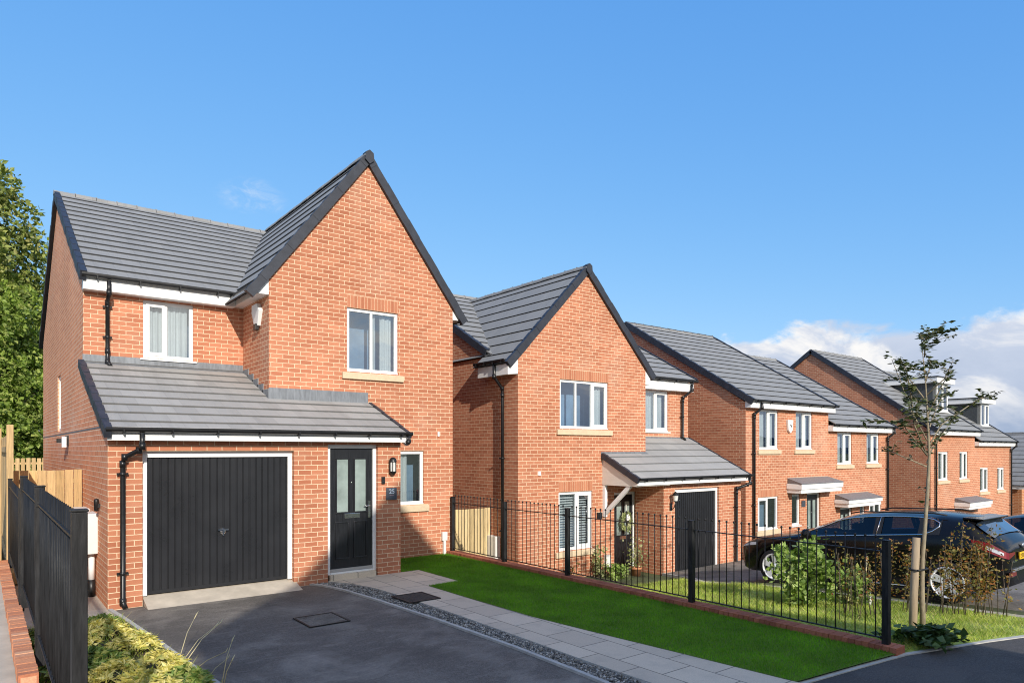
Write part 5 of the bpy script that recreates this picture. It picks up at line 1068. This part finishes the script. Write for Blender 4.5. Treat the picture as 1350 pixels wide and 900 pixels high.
# ------------------------------------------------------------------ cars
def car(name, label, loc, yaw, pitch, roll, paint, group, detail=True):
    t_ = thing(name, label, 'car', (0, 0, 0), group)
    YS = [2.45, 2.42, 2.36, 2.27, 2.15, 2.0, 1.93, 1.86, 1.78, 1.66, 1.55, 1.44, 1.32, 1.24, 1.17, 1.10, 1.0, .9, .75, .6, .45, .3, .15, 0, -.12, -.42, -.5, -.75, -1.0, -1.17, -1.24, -1.32, -1.44, -1.55, -1.66, -1.78, -1.86, -1.93, -2.02, -2.12, -2.2, -2.27, -2.33, -2.36]
    zc = lambda y: pw(-y, [(-2.45, .60), (-2.42, .70), (-2.36, .78), (-2.2, .87), (-1.8, .955), (-1.2, 1.03), (-1.1, 1.06), (-.3, 1.37), (-.1, 1.415), (.2, 1.45), (.7, 1.475), (1.2, 1.465), (1.7, 1.42), (1.88, 1.395), (2.2, 1.10), (2.27, 1.05), (2.33, .98), (2.36, .92)])
    zs = lambda y: pw(-y, [(-2.45, .56), (-2.36, .70), (-2.15, .79), (-1.8, .86), (-1.2, .93), (-.5, .98), (.5, 1.04), (1.5, 1.10), (2.0, 1.06), (2.2, 1.0), (2.36, .86)])
    wy = lambda y: pw(-y, [(-2.45, .52), (-2.42, .64), (-2.36, .73), (-2.27, .80), (-2.15, .845), (-1.86, .895), (-1.2, .92), (0, .925), (1.5, .92), (1.9, .90), (2.12, .86), (2.27, .80), (2.33, .74), (2.36, .68)])
    def zb(y):
        s = pw(-y, [(-2.45, .30), (-2.0, .2), (1.9, .2), (2.36, .34)])
        for q in (1.55, -1.55):
            dd = .385 ** 2 - (y - q) ** 2
            if dd > 0: s = max(s, .345 + math.sqrt(dd) - .01)
        return s
    def sec(y):
        W, B, S, C = wy(y), zb(y), zs(y), zc(y); t = max(0, min(1, (C - S - .06) / .32)); wr = lerp(W * .80, W * .715, t)
        m1, m2 = max(.46, B + .03), max(.70, B + .05); m2 = min(m2, S - .03); m1 = min(m1, m2 - .02)
        return [V((W * .945, y, B)), V((W * .99, y, m1)), V((W, y, m2)), V((W * .975, y, S)), V((W * .945, y, S + .022)), V((wr, y, lerp(S + (C - S) * .62, C - .065, t))), V((wr * .72, y, lerp(S + (C - S) * .9, C - .016, t))), V((0, y, C))]
    S_ = [sec(y) for y in YS]; win = lambda y: -1.55 <= y <= .95
    b = MB(); b2 = MB()
    for s in (-1, 1):
        mir = lambda p: (p.x * s, p.y, p.z)
        for i in range(len(YS) - 1):
            ym = (YS[i] + YS[i + 1]) / 2
            for k in range(7):
                if k == 4 and -1.44 <= ym <= 1.0: continue
                if k in (5, 6) and .3 < ym < 1.1: continue
                q = [S_[i][k], S_[i][k + 1], S_[i + 1][k + 1], S_[i + 1][k]]
                b.face([mir(p) for p in (q if s < 0 else q[::-1])], smooth=True)
    b.face([(p.x, p.y, p.z) for p in S_[-1]] + [(-p.x, p.y, p.z) for p in S_[-1][:-1][::-1]])
    b.face([(p.x, p.y, p.z) for p in S_[0]] + [(-p.x, p.y, p.z) for p in S_[0][:-1][::-1]])
    body = b.build('body', paint, t_, fixn=True)
    mdl = body.modifiers.new('soft', 'SUBSURF'); mdl.levels = 1; mdl.render_levels = 1
    def surf(y, t, s, out=.006):
        q = sec(y); p = q[4].lerp(q[5], t); return V((s * (p.x + out), y, p.z))
    ylist = lambda a, c, n=10: [a + (c - a) * i / n for i in range(n + 1)]
    for s in (-1, 1):
        for (ya, yb_) in ((.98, -.40), (-.50, -1.14), (-1.2, -1.44)):
            g = MB(); yl = ylist(ya, yb_)
            for p, q in zip(yl, yl[1:]): g.face([surf(p, .02, s, -.004), surf(q, .02, s, -.004), surf(q, .98, s, -.004), surf(p, .98, s, -.004)], smooth=True)
            g.build('side_window', M['carglass'], t_)
        for (ya, yb_) in ((-.38, -.52), (-1.12, -1.2)): pl_ = MB(); pl_.face([surf(ya, 0, s), surf(yb_, 0, s), surf(yb_, 1, s), surf(ya, 1, s)]); pl_.build('door_pillar', M['cardark'], t_)
        pl_ = MB(); pl_.face([surf(-1.14, 0, s, .004), surf(-1.46, 0, s, .004), surf(-1.46, .98, s, .004), surf(-1.36, .5, s, .004)])
        pl_.build('quarter_panel', M['cardark'], t_)
        if detail:
            ch = MB(); path = [surf(y, .03, s, .008) for y in ylist(.98, -1.2, 14)] + [surf(-1.34, .22, s, .008), surf(-1.43, .52, s, .008), surf(-1.43, .74, s, .008), surf(-1.34, .90, s, .008), surf(-1.2, .95, s, .008)] + [surf(y, .97, s, .008) for y in ylist(-1.1, .9, 14)]
            ch.tube(path, .010, 6); ch.tube([surf(-.44, .0, s, .01), surf(-.47, 1, s, .01)], .008, 5); ch.build('chrome_trim', M['chrome'], t_)
            MB().tube([(s * .905, 1.1, .235), (s * .915, 0, .225), (s * .905, -1.1, .235)], .012, 6).build('sill_trim', M['chrome'], t_)
            MB().tube([(s * .62, .1, 1.43), (s * .625, -.1, 1.465), (s * .625, -1.3, 1.46), (s * .61, -1.5, 1.43)], .014, 6).build('roof_rail', M['cardark'], t_)
            MB().box(s * .93 - .012, s * .93 + .012, .12, .32, .90, .925).box(s * .93 - .012, s * .93 + .012, -.75, -.55, .935, .96).build('handle', M['chrome'], t_)
            cr = MB().tube([(s * .93, .75, .86), (s * .936, 0, .82), (s * .93, -1.0, .86)], .008, 5); cr.build('crease', paint, t_)
        mi = MB().lathe((s * 1.0, .78, 1.03), [(0, -.07), (.06, -.06), (.10, -.01), (.105, .04), (.09, .07), (0, .075)], 12, 'y').tube([(s * .9, .74, .99), (s * 1.0, .76, 1.0)], .025, 6); mi.build('mirror', paint, t_)
        for q in (1.55, -1.55):
            wh = MB().lathe((s * .80, q, .345), [(.23, -s * .1), (.30, -s * .1), (.335, -s * .085), (.345, -s * .05), (.345, s * .06), (.335, s * .09), (.31, s * .105), (.255, s * .1)], 28, 'x').build('wheel', M['rubber'], t_)
            rm = MB().lathe((s * .80, q, .345), [(.262, s * .108), (.250, s * .118), (.236, s * .105), (.228, s * .03)], 28, 'x')
            for k in range(5):
                a = k * 2 * math.pi / 5 + .35
                for (wd, r0, r1, w0, w1) in ((0, .05, .236, .045, .062),):
                    e = V((0, math.cos(a), math.sin(a))); f = V((0, -math.sin(a), math.cos(a))); o = V((s * .80 + s * .085, q, .345)); o2 = V((s * .80 + s * .104, q, .345))
                    P = [o + e * r0 - f * w0, o2 + e * r1 - f * w1, o2 + e * r1 + f * w1, o + e * r0 + f * w0]; rm.prism(P, (-s * .03, 0, 0))
            rm.lathe((s * .80, q, .345), [(0, s * .095), (.05, s * .092), (.065, s * .07)], 14, 'x'); rm.build('rim', M['rim'], wh)
            MB().lathe((s * .80, q, .345), [(0, s * .02), (.23, s * .02)], 20, 'x').build('brake_disc', M['cardark'], wh)
            MB().tube([(s * (wy(y_) * .955), y_, z_) for y_, z_ in [(q + .39 * math.cos(w_), .345 + .39 * math.sin(w_)) for w_ in [math.pi * (.02 + .96 * i / 12) for i in range(13)]]], .016, 6).build('arch_trim', paint, t_)
        MB().box(min(s * .35, s * .82), max(s * .35, s * .82), 1.1, 2.0, .3, .78).box(min(s * .35, s * .82), max(s * .35, s * .82), -2.0, -1.1, .3, .78) if False else None
        # lamps
        def side_pt(y, t, out): q = sec(y); p = q[2].lerp(q[3], t); return V((s * (p.x + out), y, p.z))
        tl = MB(); yl = [-1.92, -2.05, -2.18, -2.28, -2.34, -2.365]
        lo = [.9, .62, .5, .45, .42, .40]
        for i in range(5): tl.face([side_pt(yl[i], lo[i], .006), side_pt(yl[i + 1], lo[i + 1], .008), side_pt(yl[i + 1], 1.0, .008), side_pt(yl[i], 1.0, .006)], smooth=True)
        e0, e1 = side_pt(-2.365, .4, .006), side_pt(-2.365, 1, .006); tl.face([e0, (s * .42, -2.372, e0.z + .06), (s * .42, -2.372, e1.z - .0), e1]); tl.build('tail_light', M['redlens'], t_)
        cl_ = MB(); cl_.face([side_pt(-2.10, .7, .012), side_pt(-2.28, .6, .013), side_pt(-2.28, .85, .013), side_pt(-2.12, .85, .012)]); cl_.face([side_pt(-2.28, .6, .013), side_pt(-2.355, .62, .013), side_pt(-2.355, .8, .013), side_pt(-2.28, .85, .013)]); cl_.build('reversing_light', M['clearlens'], t_)
        hl = MB(); yl = [1.95, 2.1, 2.22, 2.32, 2.39]
        for i in range(4): hl.face([side_pt(yl[i], .45 - .05 * i, .007), side_pt(yl[i + 1], .4 - .05 * i, .008), side_pt(yl[i + 1], .98, .008), side_pt(yl[i], .9, .007)], smooth=True)
        hl.build('headlight', M['clearlens'], t_)
        MB().box(min(s * .5, s * .74), max(s * .5, s * .74), -2.40, -2.37, .50, .56).build('reflector', M['redlens'], t_)
    ws = MB(); yl = ylist(1.1, .3, 6)
    for s in (-1, 1):
        for p, q in zip(yl, yl[1:]):
            a, c = sec(p), sec(q)
            for k in (5, 6): ws.face([(s * v.x, v.y, v.z - .002) for v in (a[k], c[k], c[k + 1], a[k + 1])], smooth=True)
    ws.build('windscreen', M['carglass'], t_)
    rw = MB(); yl = ylist(-1.92, -2.17, 4)
    for s in (-1, 1):
        for p, q in zip(yl, yl[1:]):
            a, c = sec(p), sec(q)
            for k in (5, 6): rw.face([(s * v.x, v.y - .012, v.z + .010) for v in (a[k], c[k], c[k + 1], a[k + 1])], smooth=True)
    rw.build('rear_window', M['rearglass'], t_)
    MB().prism([(-.60, -1.72, 1.40), (-.60, -2.02, 1.375), (-.60, -2.02, 1.35), (-.60, -1.72, 1.36)], (1.2, 0, 0)).build('spoiler', paint, t_, bevel=.008)
    # interior
    it = MB().box(-.80, .80, -1.9, 1.15, .25, .62)
    for x in (-.38, .38):
        it.obox((x - .24, .02, .6), (.48, 0, 0), (0, -.12, .62), (0, .13, .02)); it.obox((x - .13, -.14, 1.2), (.26, 0, 0), (0, -.03, .17), (0, .09, .01))
        it.obox((x - .26, -.92, .6), (.52, 0, 0), (0, -.14, .52), (0, .13, .02)); it.obox((x - .12, -1.07, 1.12), (.24, 0, 0), (0, -.02, .14), (0, .08, .01))
    it.box(-.78, .78, .72, 1.1, .62, .95)
    it.build('seats', M['seat'], t_)
    MB().box(-.78, .78, -2.05, 2.1, .22, .40).build('underbody', M['cardark'], t_)
    if detail:
        pt = MB().box(-.26, .26, -2.392, -2.375, .73, .84).build('number_plate', M['plate'], t_); ch = MB()
        for i in range(7): x0 = -.23 + i * .066 + (.02 if i > 3 else 0); ch.box(x0, x0 + .010, -2.395, -2.391, .752, .818).box(x0 + .010, x0 + .036, -2.395, -2.391, .808 if i % 2 else .752, .818 if i % 2 else .762).box(x0 + .034, x0 + .044, -2.395, -2.391, .752 if i % 3 else .785, .818)
        ch.build('plate_characters', M['cardark'], pt)
        MB().box(-.60, .60, -2.385, -2.36, .56, .60).build('bumper_trim', M['alu'], t_, bevel=.004)
        bd = MB().box(-.60, -.39, -2.374, -2.366, .70, .705)
        for i in range(5): bd.box(-.60 + i * .045, -.575 + i * .045, -2.378, -2.366, .70, .72 + .012 * (i % 2))
        bd.build('badge', M['chrome'], t_); MB().lathe((0, -2.37, .93), [(0, -.012), (.035, -.01), (.045, 0)], 14, 'y').build('emblem', M['chrome'], t_)
    t_.location = loc; t_.rotation_euler = (pitch, roll, yaw)
    return t_
M['rearglass'] = plain('dark_rear_glass', (.02, .03, .045), .05, var=.05, spec=1., coat=1.)
car('parked_car', 'glossy black estate car with chrome window trim parked nose towards the second garage', (13.43, 5.98, -.275), 0, -.05, 0, M['carpaint'], 'parked black cars')
car('parked_car', 'black car at the right edge half hidden behind the nearer black estate', (20.9, 5.6, -.72), 0, -.06, 0, M['carpaint2'], 'parked black cars', detail=False)

# ------------------------------------------------------------------ far hills
hm = MB(); r_ = random.Random(9); pr = []
for i in range(121):
    a = rad(-20 + i * 1.25); d_ = 2600; hgt = 48 + 30 * math.sin(i * .21 + 1.) + 14 * math.sin(i * .63) + 5 * math.sin(i * 1.7 + 2); pr.append((d_ * math.sin(a), d_ * math.cos(a), hgt))
for a, b in zip(pr, pr[1:]):
    hm.face([(a[0], a[1], -60), (b[0], b[1], -60), b, a]); hm.face([a, b, (b[0] * 1.3, b[1] * 1.3, b[2] * .6), (a[0] * 1.3, a[1] * 1.3, a[2] * .6)])
struct('hills', hm, M['hill'])

# ------------------------------------------------------------------ sky, sun, camera
SD = V((.25, 1., -.475)).normalized()
elev = math.asin(-SD.z); rot = math.atan2(-SD.x, -SD.y)
wd = bpy.data.worlds.new('World'); sc.world = wd; wd.use_nodes = True; t = wd.node_tree; t.nodes.clear()
wo = t.nodes.new('ShaderNodeOutputWorld'); bg = t.nodes.new('ShaderNodeBackground'); L(t, bg.outputs[0], wo.inputs[0])
sky = N(t, 'TexSky', sky_type='NISHITA'); sky.sun_disc = False; sky.sun_elevation = elev; sky.sun_rotation = rot; sky.air_density = 1.0; sky.dust_density = .3; sky.ozone_density = 2.5; sky.altitude = 100
tc = N(t, 'TexCoord'); D = tc.outputs['Generated']
sx = N(t, 'SeparateXYZ'); L(t, D, sx.inputs[0])
def mth(op, a, b=None, clamp=False):
    n = N(t, 'Math', operation=op); n.use_clamp = clamp
    for s, v in ((n.inputs[0], a), (n.inputs[1], b)):
        if v is None: continue
        if isinstance(v, (int, float)): s.default_value = v
        else: L(t, v, s)
    return n.outputs[0]
def smooth(v, a, b):
    m = N(t, 'MapRange', interpolation_type='SMOOTHSTEP'); m.inputs[1].default_value = a; m.inputs[2].default_value = b; L(t, v, m.inputs[0]); return m.outputs[0]
az_ = mth('ARCTAN2', sx.outputs[0], sx.outputs[1])           # 0 = +Y, positive towards +X (radians)
el_ = mth('ARCSINE', sx.outputs[2])
mp = N(t, 'Mapping'); mp.inputs['Scale'].default_value = (1, 1, 2.0); L(t, D, mp.inputs[0])
n1 = noise(t, mp.outputs[0], 5.5, 9, .58, .35)
n2 = noise(t, mp.outputs[0], 14, 6, .6, .2)
# cumulus bank: top edge height varies with direction and noise
edge = mth('ADD', mth('MULTIPLY', smooth(az_, .87, .97), .132), .030)
edge = mth('ADD', edge, mth('MULTIPLY', mth('SUBTRACT', n1, .5), .20))
edge = mth('ADD', edge, mth('MULTIPLY', mth('SUBTRACT', n2, .5), .06))
cm = smooth(mth('SUBTRACT', edge, el_), -.004, .022)
cm = mth('MULTIPLY', cm, smooth(az_, .83, .91))
wisp = mth('MULTIPLY', smooth(noise(t, mp.outputs[0], 9, 7, .65, .5), .52, .80), mth('MULTIPLY', smooth(el_, .10, .20), .0))
# small wisp above the nearest house
dx = mth('DIVIDE', mth('SUBTRACT', az_, .297), .055); dy = mth('DIVIDE', mth('SUBTRACT', el_, .333), .026)
dd = mth('ADD', mth('MULTIPLY', dx, dx), mth('MULTIPLY', dy, dy))
ws_ = mth('MULTIPLY', smooth(dd, 1.0, 0.), smooth(noise(t, mp.outputs[0], 26, 7, .7, .6), .38, .85)); ws_ = mth('MULTIPLY', ws_, .8)
shade = mth('ADD', mth('MULTIPLY', smooth(mth('SUBTRACT', edge, el_), .0, .13), .75), mth('MULTIPLY', mth('SUBTRACT', .55, n2), 1.1), True)
n3 = noise(t, mp.outputs[0], 7.5, 8, .6, .5)
puff = mth('MULTIPLY', smooth(n3, .44, .60), smooth(mth('SUBTRACT', edge, el_), .15, .03))
gre = mixc(t, smooth(mth('SUBTRACT', edge, el_), .02, .15), (4.0, 4.5, 5.5), (2.35, 3.0, 4.2))
cl = mixc(t, puff, gre, (6.6, 6.5, 6.4))
ss = N(t, 'SeparateColor'); L(t, sky.outputs[0], ss.inputs[0]); cs = N(t, 'CombineColor')
for i_, (g_, m_) in enumerate(((.86, .90), (.52, 1.92), (.24, 4.3))): L(t, mth('MULTIPLY', mth('POWER', ss.outputs[i_], g_), m_), cs.inputs[i_])
skc = cs.outputs[0]
nb = noise(t, mp.outputs[0], 2.6, 8, .6, .3)
bm2 = mth('MULTIPLY', smooth(nb, .40, .56), smooth(sx.outputs[1], .12, -.25)); bm2 = mth('MULTIPLY', bm2, smooth(el_, -.02, .05))  # unseen cloud cover added behind the camera as neutral fill light
bcl = mixc(t, smooth(nb, .55, .8), (6.4, 6.3, 6.1), (4.0, 4.0, 4.1))
skc = mixc(t, bm2, skc, bcl)
cc = mixc(t, cm, skc, cl); cc = mixc(t, ws_, cc, (5.0, 5.6, 6.4))
L(t, cc, bg.inputs[0]); bg.inputs[1].default_value = .15
su = bpy.data.lights.new('Sun', 'SUN'); su.energy = 4.8; su.angle = rad(.55); su.color = (1., .93, .83)
so = bpy.data.objects.new('Sun', su); col.objects.link(so); so.rotation_euler = SD.to_track_quat('-Z', 'Y').to_euler()
ca = bpy.data.cameras.new('Camera'); ca.lens = 24; ca.sensor_width = 36; ca.sensor_fit = 'HORIZONTAL'; ca.shift_y = .1052; ca.clip_end = 12000; ca.clip_start = .05
co = bpy.data.objects.new('Camera', ca); col.objects.link(co); co.location = (0, 0, 2.335); co.rotation_euler = (rad(90), 0, -math.atan2(.6147, .7888)); sc.camera = co
sc.view_settings.view_transform = 'Standard'; sc.view_settings.look = 'None'; sc.view_settings.exposure = 0
sc.cycles.filter_width = 1.05; sc.cycles.transparent_max_bounces = 12; sc.cycles.max_bounces = 8; sc.cycles.use_denoising = True
